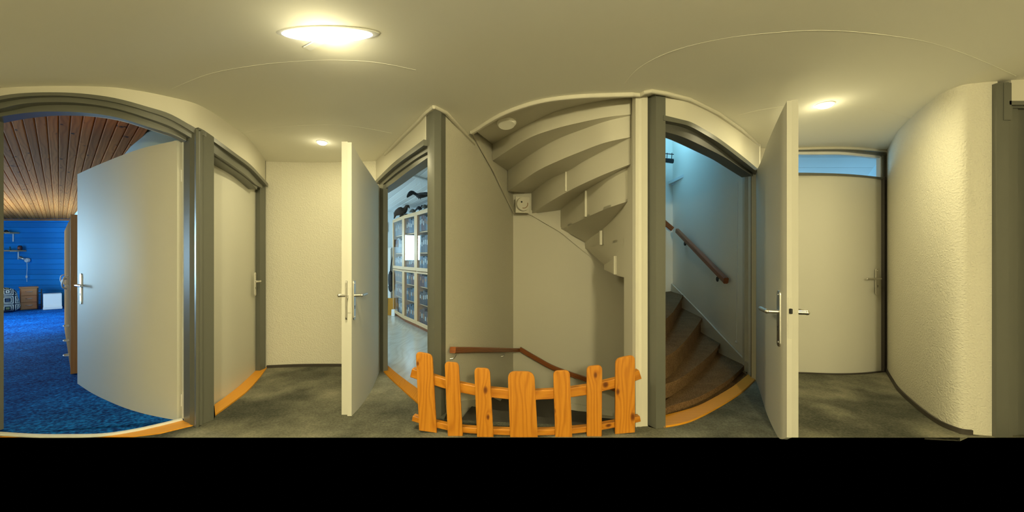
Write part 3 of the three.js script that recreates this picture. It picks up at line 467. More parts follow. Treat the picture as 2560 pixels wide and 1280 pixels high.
{ // handrails in the stairwell
  const a = tag(group('handrail'), 'brown wooden handrail along the left wall of the stairwell', 'handrail');
  mesh('rail', bar([[-0.48, 0.489, -3.24], [-0.375, 0.371, -3.75], [0.087, -0.033, -5.45]], 0.05, 0.05, 0.006), M.rail, a);
  for (const p of [[-0.465, 0.433, -3.32], [-0.089, 0.042, -4.95]]) mesh('bracket', tube([p, [p[0] - 0.02, p[1] - 0.03, p[2]], [p[0] - 0.07, p[1] - 0.035, p[2] + 0.01]], 0.007, 10, 6), M.steel, a);
  const b = tag(group('handrail'), 'brown wooden handrail sloping down the back wall of the stairwell', 'handrail');
  mesh('rail', bar([[0.104, -0.014, -5.45], [0.325, -0.138, -5.42], [0.576, -0.262, -5.38], [0.975, -0.382, -5.3], [1.357, -0.48, -5.18]], 0.05, 0.055, 0.006, 5), M.rail, b);
  for (const p of [[0.218, -0.11, -5.44], [1.155, -0.472, -5.25]]) mesh('bracket', rod(p, [p[0], p[1] - 0.02, p[2] - 0.1], 0.007), M.steel, b);
}

// ---------- pine gate in front of the stairwell ----------
{
  const g = tag(group('stair_gate'), 'orange pine picket gate with curved rails blocking the stairwell', 'gate');
  const pick = (tl, tr, bl, br, turn, sh, label) => {
    const cx = (bl[0] + br[0]) / 2, z = tl[2], s = new THREE.Shape(), p = [tl, tr, br, bl].map((q) => [q[0] - cx, Math.max(q[1], 0.001)]);
    const r = 0.3 * (p[1][0] - p[0][0]), L = (a, b, d) => { const l = Math.hypot(b[0] - a[0], b[1] - a[1]); return [a[0] + (b[0] - a[0]) * d / l, a[1] + (b[1] - a[1]) * d / l]; };
    s.moveTo(...p[3]); s.lineTo(...p[2]); s.lineTo(...L(p[1], p[2], r)); s.quadraticCurveTo(...p[1], ...L(p[1], p[0], r)); s.lineTo(...L(p[0], p[1], r)); s.quadraticCurveTo(...p[0], ...L(p[0], p[3], r)); s.closePath();
    const e = new THREE.ExtrudeGeometry(s, { depth: 0.016, bevelEnabled: true, bevelSize: 0.002, bevelThickness: 0.003, bevelSegments: 2, curveSegments: 8 }); e.translate(0, 0.001, -0.019);
    metric(e, 'y', sh); e.rotateY(turn); e.translate(cx, 0, z); const o = mesh('picket', e, M.pine, g); return o;
  };
  pick([-0.678, 0.572, -2.825], [-0.565, 0.549, -2.825], [-0.655, 0.018, -2.825], [-0.534, -0.004, -2.825], 0.0, 0.13);
  pick([-0.466, 0.512, -2.775], [-0.372, 0.504, -2.775], [-0.444, 0.001, -2.775], [-0.344, 0.001, -2.775], 0, 0.71);
  pick([-0.259, 0.474, -2.76], [-0.155, 0.469, -2.76], [-0.24, -0.003, -2.76], [-0.13, -0.003, -2.76], 0, 1.27);
  pick([-0.028, 0.45, -2.757], [0.152, 0.448, -2.757], [-0.011, -0.002, -2.757], [0.176, -0.002, -2.757], 0, 0.42);
  pick([0.287, 0.452, -2.76], [0.397, 0.458, -2.76], [0.301, -0.003, -2.76], [0.414, -0.003, -2.76], 0, 2.05);
  pick([0.521, 0.48, -2.77], [0.623, 0.491, -2.77], [0.521, -0.002, -2.77], [0.62, -0.002, -2.77], 0, 1.61);
  pick([0.729, 0.526, -2.805], [0.861, 0.554, -2.805], [0.726, -0.004, -2.805], [0.861, 0.013, -2.805], 0, 0.95);
  mesh('rail', bar([[-0.722, 0.409, -2.9], [-0.564, 0.365, -2.875], [-0.479, 0.347, -2.85], [-0.374, 0.327, -2.83], [-0.265, 0.309, -2.818], [-0.149, 0.296, -2.81], [-0.025, 0.285, -2.805], [0.07, 0.282, -2.805], [0.165, 0.281, -2.805], [0.295, 0.286, -2.81], [0.417, 0.296, -2.815], [0.528, 0.309, -2.825], [0.639, 0.33, -2.84], [0.739, 0.348, -2.855], [0.913, 0.403, -2.88]], 0.05, 0.066, 0.005), M.pine, g);
  const low = [[[-0.713, 0.081, -2.9], 0], [[-0.564, 0.051, -2.875], 0], [[-0.374, 0.033, -2.83], 0], [[-0.149, 0.025, -2.81], 0], [[0.07, 0.019, -2.805], 0], [[0.295, 0.022, -2.81], 0], [[0.528, 0.035, -2.825], 0], [[0.739, 0.057, -2.855], 0], [[0.913, 0.086, -2.88], 0]].map(([p]) => [p[0], Math.max(p[1], 0.0205), p[2]]);
  mesh('rail', bar(low, 0.05, 0.04, 0.004, 5), M.pine, g);
}

// ---------- stairs up behind the doorway ----------
{
  const s = tag(group('carpeted_staircase'), 'brown carpeted winding stairs going up behind the grey doorway', 'staircase');
  const y = [0.07, 0.194, 0.403, 0.62];
  const nose = [[[1.131, -3.041], [1.259, -3.155], [1.554, -3.343], [1.9, -3.653], [2.198, -3.96], [2.552, -4.37]],
    [[1.212, -3.259], [1.458, -3.462], [1.904, -4], [2.321, -4.552], [2.632, -5.005]],
    [[1.226, -3.296], [1.478, -3.604], [1.942, -4.344], [2.641, -5.536]],
    [[1.395, -3.75], [1.681, -4.257], [2.002, -4.884], [2.815, -6.562]],
    [[2.492, -6.923], [2.911, -7.241]]].map((p) => cat(p, 6));
  for (let k = 0; k < 4; k++) {
    mesh('tread', prism([...nose[k], ...[...nose[Math.min(k + 2, 4)]].reverse().map(([x, z]) => [x + 0.05, z])], y[k] - 0.045, y[k]), M.brownCarpet, s);
    mesh('riser', ribbon(nose[k].map(([x, z]) => [x, z, k ? y[k - 1] - 0.01 : 0, y[k] - 0.03]), 0.02, -0.025), M.brownCarpet, s);
  }
  mesh('wall_string', ribbon([[2.507, -4.22, -0.1, 0.119], [2.52, -4.3, -0.083, 0.119], [2.527, -4.86, 0.035, 0.307], [2.626, -5.54, 0.142, 0.452], [2.773, -6.48, 0.343, 0.621], [2.84, -7.1, 0.54, 0.76]], 0.02, 0.012), M.paint, s);
}
struct(mesh('floor_stairs', prism([[1.16, -3.094], [1.53, -3.289], [1.982, -3.676], [2.458, -4.153], [2.5, -4.4], [1.9, -4.6], [1.15, -3.4]], -0.02, 0), M.brownCarpet));
wall('wall_stairs_right', [[2.476, -4.1, 0, 4], [2.542, -4.33, 0, 4], [2.548, -4.9, 0, 4], [2.654, -5.6, 0, 4], [2.803, -6.55, 0, 4], [2.88, -7.2, 0, 4]], M.stairPaint, 0.06, 4);
struct(mesh('stairwell_light_block', prism([[-0.7, -3.1], [0.1, -5.7], [1.7, -5.4], [1.0, -2.95], [0.85, -2.9], [0.45, -2.95], [0.15, -3.05], [-0.1, -3.3]], 2.63, 2.67), M.paint));  // added unseen slab, keeps blue skylight from leaking into the stairwell
wall('wall_stairs_back', [[2.936, -7.16, 0, 4], [2.721, -7.16, 0, 4], [2.414, -7.1, 0, 4]], M.stairPaint, 0.06);
wall('wall_stairs_left', [[1.085, -3.1, 0, 4], [1.77, -5, 0, 4], [2.528, -7.1, 0, 4]], M.paleWall, 0.04);
struct(mesh('ceiling_stairs', prism([[0.9, -2.9], [2.7, -4.0], [3.1, -7.4], [2.2, -7.4]], 4.0, 4.05), M.paleWall));
{ const rows = [[1.106, -2.99, 2.5, 4], [1.359, -3.06, 2.5, 4], [1.747, -3.36, 2.5, 4], [2.513, -4.1, 2.5, 4]]; wall('wall_stairs_front', rows, M.paleWall, 0.04, 4); }
{
  const a = tag(group('handrail'), 'brown wooden handrail on the wall of the carpeted stairs', 'handrail');
  mesh('rail', bar([[2.705, 1.663, -6.55], [2.472, 0.964, -4.62]], 0.055, 0.075, 0.01), M.rail, a);
  for (const [p, q] of [[[2.688, 1.478, -6.15], [2.771, 1.448, -6.4]], [[2.517, 1.017, -4.86], [2.56, 0.962, -4.97]]]) mesh('bracket', merge(rod(p, q, 0.012), new THREE.CylinderGeometry(0.032, 0.032, 0.02, 16).rotateZ(Math.PI / 2).translate(...q)), M.dark, a);
  const b = tag(group('handrail'), 'short end of brown handrail beside the grey post, further up the stairs', 'handrail');
  mesh('rail', bar([[2.52, 1.964, -7], [2.807, 1.719, -7]], 0.05, 0.08, 0.01), M.rail, b);
  mesh('bracket', rod([2.688, 1.768, -7], [2.742, 1.778, -7.14], 0.012), M.dark, b);
  const c = tag(group('pull_cord'), 'thin white pull cord hanging on the wall of the stairs', 'cord');
  mesh('cord', rod([2.497, 2.068, -4.42], [2.468, 0.317, -4.4], 0.004, 6), M.white, c);
  mesh('knob', new THREE.SphereGeometry(0.013, 12, 10).translate(...[2.468, 0.304, -4.4]), M.white, c);
  const d = tag(group('wall_rack'), 'small dark wire rack high on the stair wall beside the grey post', 'rack');
  mesh('bar', bar([[2.502, 2.932, -6.95], [2.801, 2.89, -6.95]], 0.06, 0.06, 0.01), M.dark, d);
  for (const dy of [0, 12]) mesh('wire', rod([2.484, 3.03, -6.9].map((v, i) => i === 1 ? v - dy * 0.007 : v), [2.788, 3.003, -6.9].map((v, i) => i === 1 ? v - dy * 0.007 : v), 0.008, 8), M.dark, d);
  for (const x of [1660, 1668, 1680]) mesh('strut', rod([(x - 1280) * 0.00692, 1.25 + 0.258 * 6.92, -6.92], [(x - 1280) * 0.00692, 1.25 + 0.24 * 6.92, -6.94], 0.006, 6), M.dark, d);
}

// ---------- windows of the surrounding rooms (outside the view; one study window is added) ----------
WINDOWS.forEach((w) => {
  const o = struct(group(w.name, w.at), 'daylit window'); o.lookAt(...w.to); o.translateZ(-0.012);
  mesh('pane', new THREE.PlaneGeometry(w.size[0], w.size[1]), glow(w.color, w.power * 0.8), o);
  const [a, b] = [w.size[0] / 2, w.size[1] / 2];
  mesh('window_frame', merge(box(2 * a + 0.12, 0.06, 0.05, [0, b + 0.03, 0]), box(2 * a + 0.12, 0.06, 0.05, [0, -b - 0.03, 0]), box(0.06, 2 * b, 0.05, [a + 0.03, 0, 0]), box(0.06, 2 * b, 0.05, [-a - 0.03, 0, 0])), M.white, o);
});

// ---------- blue room ----------
{
  const g = prism([[-3.6, -2.79], [-3.355, -2.784], [-3.132, -2.772], [-2.867, -2.784], [-2.705, -2.847], [-2.594, -2.948], [-2.515, -3.049], [-2.5, -2.98], [-2.6, -3.15], [-11.3, -10.15], [-14.4, -10.15], [-8.7, -2.8]], -0.03, 0), p = g.attributes.position;
  for (let i = 0; i < p.count; i++) if (p.getY(i) < -0.01 && p.getZ(i) > -3.2) p.setZ(i, p.getZ(i) - 0.1);
  g.computeVertexNormals(); metric(g);
  struct(mesh('floor_blue_room', g, M.blueCarpet), 'deep blue carpet of the room on the left');
  wall('wall_blue_room_right', [[-2.62, -3.2, 0, 2.36], [-3.12, -3.42, 0, 2.36], [-3.62, -3.8, 0, 2.36], [-11.15, -10.1, 0, 2.36]], M.blueWall, 0.06);
  struct(mesh('wall_blue_room_left', ribbon([[-8.7, -2.8, 0, 2.36], [-14.4, -10.1, 0, 2.36]], 0.06), M.blueWall));
  struct(mesh('wall_blue_room_front', ribbon([[-8.8, -2.86, 0, 2.36], [-3.74, -2.86, 0, 2.36]], 0.06), M.blueWall));
  const f = struct(mesh('wall_blue_room_back', box(3.6, 2.3, 0.05, [-12.7, 1.12, -10.06]), M.blueBoard), 'wall of bright blue horizontal boards');
  const bg = box(3.6, 0.128, 0.02, [0, 0, 0], 0.005); 
  for (let i = 0; i < 17; i++) mesh('board', bg, M.blueBoards[(i * 7 + 3) % 3], f).position.set(-12.7, 0.066 + i * 0.131, -10.02);
  mesh('top_batten', box(3.6, 0.03, 0.03, [-12.7, 2.15, -9.99]), M.knottys[1], f);
  // knotty pine boards of the ceiling
  const c = struct(mesh('ceiling_blue_room', prism([[-3.0, -2.9], [-2.5, -2.95], [-11.0, -10.2], [-14.5, -10.2], [-9.0, -2.9]], 2.345, 2.38), M.knottys[0]), 'ceiling of knotty pine boards in the blue room');
  const dir = [-1.133, -1], len = Math.hypot(...dir), turn = turnOf([0, 0], dir);
  const plank = (L, w) => { const s = new THREE.Shape(), a = w / 2, e = 0.006; s.moveTo(-a, 0.02); s.lineTo(-a, e); s.lineTo(-a + e, 0); s.lineTo(a - e, 0); s.lineTo(a, e); s.lineTo(a, 0.02); s.closePath(); const q = new THREE.ExtrudeGeometry(s, { depth: L, bevelEnabled: false }); q.rotateY(Math.PI / 2); return q; };
  const pitch = 0.0936 / len;
  for (let i = 0; i < 30; i++) {
    const o = 0.70 - i * 0.0936, z0 = 2.86, z1 = 10.05, L = (z1 - z0) * len;
    const q = plank(L, pitch - 0.003), m = metric(q, 'x', i * 0.77); m.computeVertexNormals();
    const k = mesh('plank', m, M.knottys[(i * 5 + 1) % 3], c); k.rotation.set(0, turn, -0.0122, 'YZX'); k.position.set(o - 1.133 * z0, 2.31, -z0);
  }
}
{ // wardrobe
  const a = [-4.678, -4.237], b = [-7.285, -6.51], L = Math.hypot(b[0] - a[0], b[1] - a[1]);
  const w = tag(group('wardrobe', [a[0], 0, a[1]], turnOf(b, a)), 'tall beech wardrobe with white bow handles behind the open door', 'wardrobe');
  // local: x from -L (far) to 0 (near end), z > 0 towards the room
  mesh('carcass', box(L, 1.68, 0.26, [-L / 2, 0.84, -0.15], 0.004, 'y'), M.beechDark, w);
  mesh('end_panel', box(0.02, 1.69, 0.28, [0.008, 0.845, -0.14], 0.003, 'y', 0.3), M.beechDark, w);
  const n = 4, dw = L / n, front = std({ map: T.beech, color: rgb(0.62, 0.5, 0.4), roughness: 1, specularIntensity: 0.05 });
  for (let i = 0; i < n; i++) {
    const x = -dw * (i + 0.5);
    if (i === 0) {
      const d = mesh('door', box(dw - 0.02, 1.1, 0.02, [x, 1.1, -0.01], 0.004, 'y', i), front, w);
      mesh('bow_handle', tube([[x - 0.3, 1.02, 0.0], [x - 0.3, 1.0, 0.035], [x - 0.3, 0.92, 0.035], [x - 0.3, 0.9, 0.0]], 0.007, 16, 8), M.white, d);
      for (let k = 0; k < 3; k++) { const q = mesh('drawer', box(dw - 0.02, 0.155, 0.02, [x, 0.135 + k * 0.165, -0.01], 0.004, 'x', k), front, w); mesh('bow_handle', tube([[x + 0.05, 0.135 + k * 0.165, 0], [x + 0.04, 0.135 + k * 0.165, 0.035], [x - 0.04, 0.135 + k * 0.165, 0.035], [x - 0.05, 0.135 + k * 0.165, 0]], 0.007, 16, 8), M.white, q); }
    } else {
      const d = mesh('door', box(dw - 0.02, 1.6, 0.02, [x, 0.86, -0.01], 0.004, 'y', i), front, w);
      const hx = x + (i % 2 ? -0.33 : 0.33);
      mesh('bow_handle', tube([[hx, 0.95, 0], [hx, 0.93, 0.035], [hx, 0.83, 0.035], [hx, 0.81, 0]], 0.007, 16, 8), M.white, d);
    }
  }
}
{ // bedside chest
  const c = tag(group('drawer_chest', [-11.266, 0, -9.33], 0.91), 'small three-drawer wooden chest against the blue board wall', 'chest');
  c.position.y = 0; const w = 0.261, wood = std({ map: T.beech, color: rgb(0.9, 0.66, 0.5), roughness: 0.5 });
  mesh('body', box(w, 0.5, 0.4, [0, 0.25, -0.2], 0.004), wood, c);
  mesh('top', box(w + 0.03, 0.02, 0.43, [0, 0.512, -0.2], 0.004), wood, c);
  for (let i = 0; i < 3; i++) { const d = mesh('drawer', box(w - 0.02, 0.15, 0.02, [0, 0.09 + i * 0.158, 0.008], 0.005, 'x', i * 0.3), wood, c); mesh('drawer_handle', tube([[-0.05, 0.11 + i * 0.158, 0.018], [-0.035, 0.105 + i * 0.158, 0.035], [0.035, 0.105 + i * 0.158, 0.035], [0.05, 0.11 + i * 0.158, 0.018]], 0.006, 14, 7), M.steel, d); }
  const h = tag(group('folded_heater', [-11.156, 0.003, -9.45], 0.9), 'narrow dark folded frame standing beside the drawer chest', 'frame'); h.position.y = 0;
  mesh('frame', merge(box(0.02, 0.5, 0.05, [-0.03, 0.25, 0], 0.005), box(0.02, 0.47, 0.05, [0.025, 0.235, 0.02], 0.005), box(0.06, 0.02, 0.04, [0, 0.1, 0.01], 0.004), box(0.06, 0.02, 0.04, [0, 0.38, 0.01], 0.004)), M.dark, h);
  const b = tag(group('storage_bench', [-10.734, 0.006, -9.35], 0.88), 'white low box with a tilted lid against the blue wall', 'box'); b.position.y = 0;
  const s = new THREE.Shape(); s.moveTo(0, 0.06); s.lineTo(-0.02, 0.07); s.lineTo(-0.09, 0.33); s.lineTo(-0.1, 0.345); s.lineTo(-0.38, 0.345); s.lineTo(-0.38, 0.0); s.lineTo(0, 0.0); s.closePath();
  const q = new THREE.ExtrudeGeometry(s, { depth: 0.27, bevelEnabled: true, bevelSize: 0.008, bevelThickness: 0.008, bevelSegments: 2 }); q.rotateY(-Math.PI / 2); q.translate(0.135, 0.008, 0.0);
  mesh('body', metric(q), M.white, b);
  mesh('lip', box(0.3, 0.06, 0.03, [0, 0.035, 0.012], 0.008), M.white, b);
  mesh('grip', box(0.1, 0.012, 0.03, [0.04, 0.355, -0.1], 0.004), M.gasket, b);
}
{ // bed with a patterned cover
  const cv = document.createElement('canvas'); cv.width = cv.height = 512; const x = cv.getContext('2d');
  x.fillStyle = '#0d1a2c'; x.fillRect(0, 0, 512, 512);
  for (let i = 0; i < 4; i++) for (let j = 0; j < 4; j++) { const a = i * 128 + 64, b = j * 128 + 64, k = (i + j) % 3; x.strokeStyle = '#d9d8c8'; x.lineWidth = 8; x.strokeRect(a - 52, b - 52, 104, 104); x.lineWidth = 6; x.strokeRect(a - 34, b - 34, 68, 68); x.fillStyle = k === 0 ? '#6f7a52' : k === 1 ? '#d9d8c8' : '#2c3f55'; x.fillRect(a - 18, b - 18, 36, 36); if (k === 1) { x.fillStyle = '#0d1a2c'; x.fillRect(a - 9, b - 9, 18, 18); } }
  const t = new THREE.CanvasTexture(cv); t.colorSpace = THREE.SRGBColorSpace; t.wrapS = t.wrapT = THREE.RepeatWrapping; t.repeat.set(1.35, 1.35);
  const fab = std({ map: t, roughness: 0.95 });
  const b = tag(group('bed', [-11.182, 0.025, -8.75], 0.94), 'end of a bed under a cover printed with concentric squares', 'bed'); b.position.y = 0;
  const g = new RoundedBoxGeometry(0.56, 0.52, 0.56, 8, 0.13); g.translate(0, 0.28, -0.24);
  const p = g.attributes.position, nn = fbm(31); for (let i = 0; i < p.count; i++) { const k = 0.03 * (nn(p.getX(i) * 0.5 + 0.5, p.getY(i) * 0.5 + p.getZ(i) * 0.4 + 1, 8, 8, 2) - 0.5), lean = -0.14 * (p.getY(i) - 0.1); p.setXYZ(i, p.getX(i) + k + lean, Math.max(0.01, p.getY(i) + k), p.getZ(i) + k + lean * 0.6); }
  g.computeVertexNormals(); mesh('bed_cover', metric(g), fab, b);
}
{ // shelves, ornaments and lamp on the blue wall
  const shelf = (x0, x1, py, bx, label, turnNo) => {
    const s = tag(group('wall_shelf', [0, 0, 0]), label, 'shelf'), X = (q) => (q - 1280) * 9.9 / 1000, y = 1.25 - (py - 640) * 9.88 / 1000;
    mesh('board', box(X(x1) - X(x0), 0.028, 0.2, [(X(x0) + X(x1)) / 2, y, -9.9], 0.004), M.beech, s);
    mesh('bracket', merge(box(0.03, 0.2, 0.012, [X(bx), y - 0.115, -9.995], 0.003), box(0.03, 0.012, 0.16, [X(bx), y - 0.02, -9.92], 0.003)), M.white, s);
    return y + 0.014;
  };
  const y1 = shelf(-22, 37, 582, 21, 'upper beech wall shelf on the blue boards'), y2 = shelf(-22, 54, 627, 34, 'lower beech wall shelf on the blue boards');
  const X = (q) => (q - 1280) * 9.9 / 1000;
  const car = tag(group('toy_car', [X(16), y1, -9.9]), 'small dark toy car on the upper wall shelf', 'toy');
  mesh('body', merge(box(0.08, 0.025, 0.04, [0, 0.024, 0], 0.008), box(0.045, 0.022, 0.034, [-0.005, 0.045, 0], 0.008)), M.dark, car);
  for (const q of [-0.025, 0.025]) mesh('wheel', new THREE.CylinderGeometry(0.011, 0.011, 0.044, 12).rotateX(Math.PI / 2).translate(q, 0.011, 0), M.skirting, car);
  const fig = tag(mesh('figurine', body([[X(25), y2, -9.9, 0.022], [X(25), y2 + 0.03, -9.9, 0.02], [X(25), y2 + 0.055, -9.9, 0.01], [X(25), y2 + 0.075, -9.9, 0.014], [X(25), y2 + 0.095, -9.9, 0.002]], 24, 10), std({ color: rgb(0.02, 0.1, 0.14), roughness: 0.5 })), 'small dark teal figurine on the lower wall shelf', 'figurine');
  const jar = tag(group('candle_jar', [X(50), y2, -9.9]), 'dark red jar at the end of the lower wall shelf', 'jar');
  mesh('jar_body', new THREE.LatheGeometry([[0, 0], [0.034, 0], [0.04, 0.02], [0.04, 0.09], [0.03, 0.105], [0.03, 0.115], [0, 0.115]].map((q) => new THREE.Vector2(...q)), 20), std({ color: rgb(0.06, 0.015, 0.012), roughness: 0.3 }), jar);
  mesh('jar_label', new THREE.CylinderGeometry(0.041, 0.041, 0.04, 20, 1, true, -0.7, 1.4).translate(0, 0.055, 0), std({ color: rgb(0.4, 0.1, 0.06), roughness: 0.6, side: THREE.DoubleSide }), jar);
  const lamp = tag(group('wall_spotlight', [X(60.5), 1.25 - 0.0106 * 9.9, -9.96]), 'small white wall spotlight with a cord on the blue boards', 'lamp');
  mesh('base', new THREE.CylinderGeometry(0.05, 0.055, 0.04, 20).rotateX(Math.PI / 2), M.white, lamp);
  mesh('head', new THREE.LatheGeometry([[0, 0], [0.025, 0], [0.03, 0.05], [0.045, 0.1], [0.04, 0.1], [0.026, 0.05], [0, 0.045]].map((q) => new THREE.Vector2(...q)), 18).rotateZ(1.2).translate(0.0, 0.025, 0.06), M.steel, lamp);
  mesh('cord', tube([[0, -0.05, 0.005], [0.004, -0.2, 0.005], [-0.004, -0.36, 0.005], [0, -0.54, 0.005]], 0.005, 20, 6), M.white, lamp);
  mesh('switch', box(0.03, 0.06, 0.025, [0, -0.41, 0.01], 0.006), M.white, lamp);
}

// ---------- study ----------
{
  struct(mesh('floor_study', prism([[-1.458, -4.613], [-1.233, -4.252], [-1.025, -3.943], [-0.893, -3.754], [-0.694, -3.434], [-0.55, -3.4], [-0.4, -5.0], [-2.2, -9.1], [-4.5, -9.1], [-4.5, -4.65], [-1.55, -4.65]], -0.03, 0, 'z'), M.laminate), 'pale laminate floor of the study');
  struct(mesh('wall_study_back', box(2.6, 2.4, 0.06, [-3.3, 1.15, -9.05]), M.paleWall));
  struct(mesh('wall_study_left', box(0.06, 2.4, 4.4, [-4.5, 1.15, -6.85]), M.paleWall));
  struct(mesh('wall_study_front', box(3.0, 2.4, 0.05, [-3.0, 1.15, -4.68]), M.paleWall));
  wall('wall_study_right', [[-2.28, -9.1, 0, 2.35], [-0.72, -6.2, 0, 2.35], [-0.12, -5.2, 0, 2.35]], M.paleWall, 0.05);
  const c = struct(mesh('ceiling_study', prism([[-4.5, -4.62], [-1.4, -4.62], [-0.75, -3.5], [-0.6, -3.5], [-0.15, -5.2], [-2.2, -9.1], [-4.5, -9.1]], 2.29, 2.33), M.paleWall), 'white boarded ceiling of the study');
  const dir = [1.17, 2.38], len = Math.hypot(...dir), turn = turnOf([0, 0], [dir[0], dir[1]]);
  for (let i = 0; i < 13; i++) {
    const o = 2.28 - i * 0.13, z0 = 9.1, z1 = Math.max(3.95, (o + 1.45) / 0.72, (1.42 - o) / 0.1352), L = (z0 - z1) / 2.38 * len;
    const b = mesh('plank', box(L, 0.016, 0.13 * 2.38 / len - 0.006, [L / 2, 0, 0], 0.004), M.whiteBoards[(i * 7 + 1) % 3], c); b.rotation.y = turn; b.position.set(o - 0.4916 * z0, 2.262, -z0);
  }
  mesh('batten', bar([[-1.326, 2.24, -4.737], [-1.101, 2.24, -5.294]], 0.05, 0.02, 0.004), M.whiteBoards[2], c);
}
{ // three glass-fronted bookcases with files and books
  const A = [-2.517, -8.503], B = [-2.045, -7.576], C = [-1.653, -6.944], E = [-1.256, -6.281], paneM = M.glass;
  const cases = [[A, B, 'leftmost'], [B, C, 'middle'], [C, E, 'rightmost']];
  const fileM = [[0.012, 0.016, 0.03], [0.02, 0.05, 0.09], [0.06, 0.012, 0.014], [0.1, 0.13, 0.16], [0.035, 0.02, 0.018]].map((c) => std({ color: rgb(...c), roughness: 0.55 })), labelM = std({ color: rgb(0.45, 0.45, 0.42), roughness: 0.6 });
  cases.forEach(([a, b, which], ci) => {
    const L = Math.hypot(b[0] - a[0], b[1] - a[1]), turn = turnOf(a, b);
    const k = tag(group('bookcase', [a[0], 0, a[1]], turn), which + ' of the three beech bookcases with glass doors in the study', 'bookcase', undefined);
    const H = 2.02, dz = 0.3; // front at z = 0, case behind it
    mesh('side_panel', box(0.02, H - 0.06, dz, [0.012, H / 2 + 0.03, -dz / 2], 0.003, 'y'), M.beech, k); mesh('side_panel', box(0.02, H - 0.06, dz, [L - 0.012, H / 2 + 0.03, -dz / 2], 0.003, 'y'), M.beech, k);
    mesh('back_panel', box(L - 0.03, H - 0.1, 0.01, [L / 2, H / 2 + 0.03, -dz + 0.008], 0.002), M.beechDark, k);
    mesh('top_panel', box(L, 0.025, dz + 0.01, [L / 2, H - 0.012, -dz / 2], 0.003), M.beech, k);
    mesh('plinth', box(L - 0.01, 0.06, 0.02, [L / 2, 0.03, -0.04], 0.003), std({ map: T.rail, roughness: 0.5 }), k);
    const levels = [0.075, 0.42, 0.72, 1.0, 1.3, 1.66];
    levels.forEach((y) => mesh('shelf', box(L - 0.05, 0.02, dz - 0.06, [L / 2, y, -dz / 2 - 0.01], 0.003), M.beech, k));
    for (const [y0, y1] of [[0.07, 0.98], [0.99, H - 0.01]]) {
      const h = y1 - y0, cy = (y0 + y1) / 2, st = 0.075, d = mesh('door', merge(box(st, h, 0.02, [st / 2 + 0.003, cy, 0.012], 0.003, 'y', ci), box(st, h, 0.02, [L - st / 2 - 0.003, cy, 0.012], 0.003, 'y', ci + 0.4), box(L - 2 * st, 0.06, 0.02, [L / 2, y0 + 0.03, 0.012], 0.003), box(L - 2 * st, y1 > 1.5 ? 0.06 : 0.03, 0.02, [L / 2, y1 - (y1 > 1.5 ? 0.03 : 0.015), 0.012], 0.003)), M.beech, k);
      mesh('pane', box(L - 2 * st + 0.01, h - 0.06, 0.003, [L / 2, cy, 0.012], 0.0005), paneM, d);
    }
    levels.forEach((y, li) => {
      let x = 0.09; const n = li === 2 ? 4 : 6, grp = 'books on shelf ' + (li + 1) + ' of the ' + which + ' bookcase', where = ['bottom', 'second', 'third', 'fourth', 'fifth', 'top'][li];
      const hmax = (levels[li + 1] ?? 1.99) - y - 0.05, mi = li * 2 + ci;
      for (let q = 0; q < n && x < L - 0.12; q++) {
        const w = (L - 0.2) / n * (0.85 + 0.15 * rnd()), h = hmax * (0.78 + 0.2 * rnd()), tone = fileM[(mi + (rnd() < 0.6 ? 0 : 1 + Math.floor(rnd() * 3))) % 5];
        const f = tag(group('file_binder', [0, 0, 0], 0), 'dark file binder on the ' + where + ' shelf of the ' + which + ' bookcase', 'binder', grp);
        f.position.set(a[0], 0, a[1]); f.rotation.y = turn; f.translateX(x + w / 2); f.translateZ(-0.12); f.position.y = y + 0.01;
        mesh('cover', box(w - 0.006, h, 0.2, [0, h / 2, 0], 0.006, 'y'), tone, f);
        mesh('spine_label', box((w - 0.006) * 0.5, h * 0.28, 0.002, [0, h * (0.5 + 0.2 * rnd()), 0.1005], 0.0005), rnd() < 0.6 ? labelM : M.beechDark, f);
        x += w;
      }
    });
  });
}
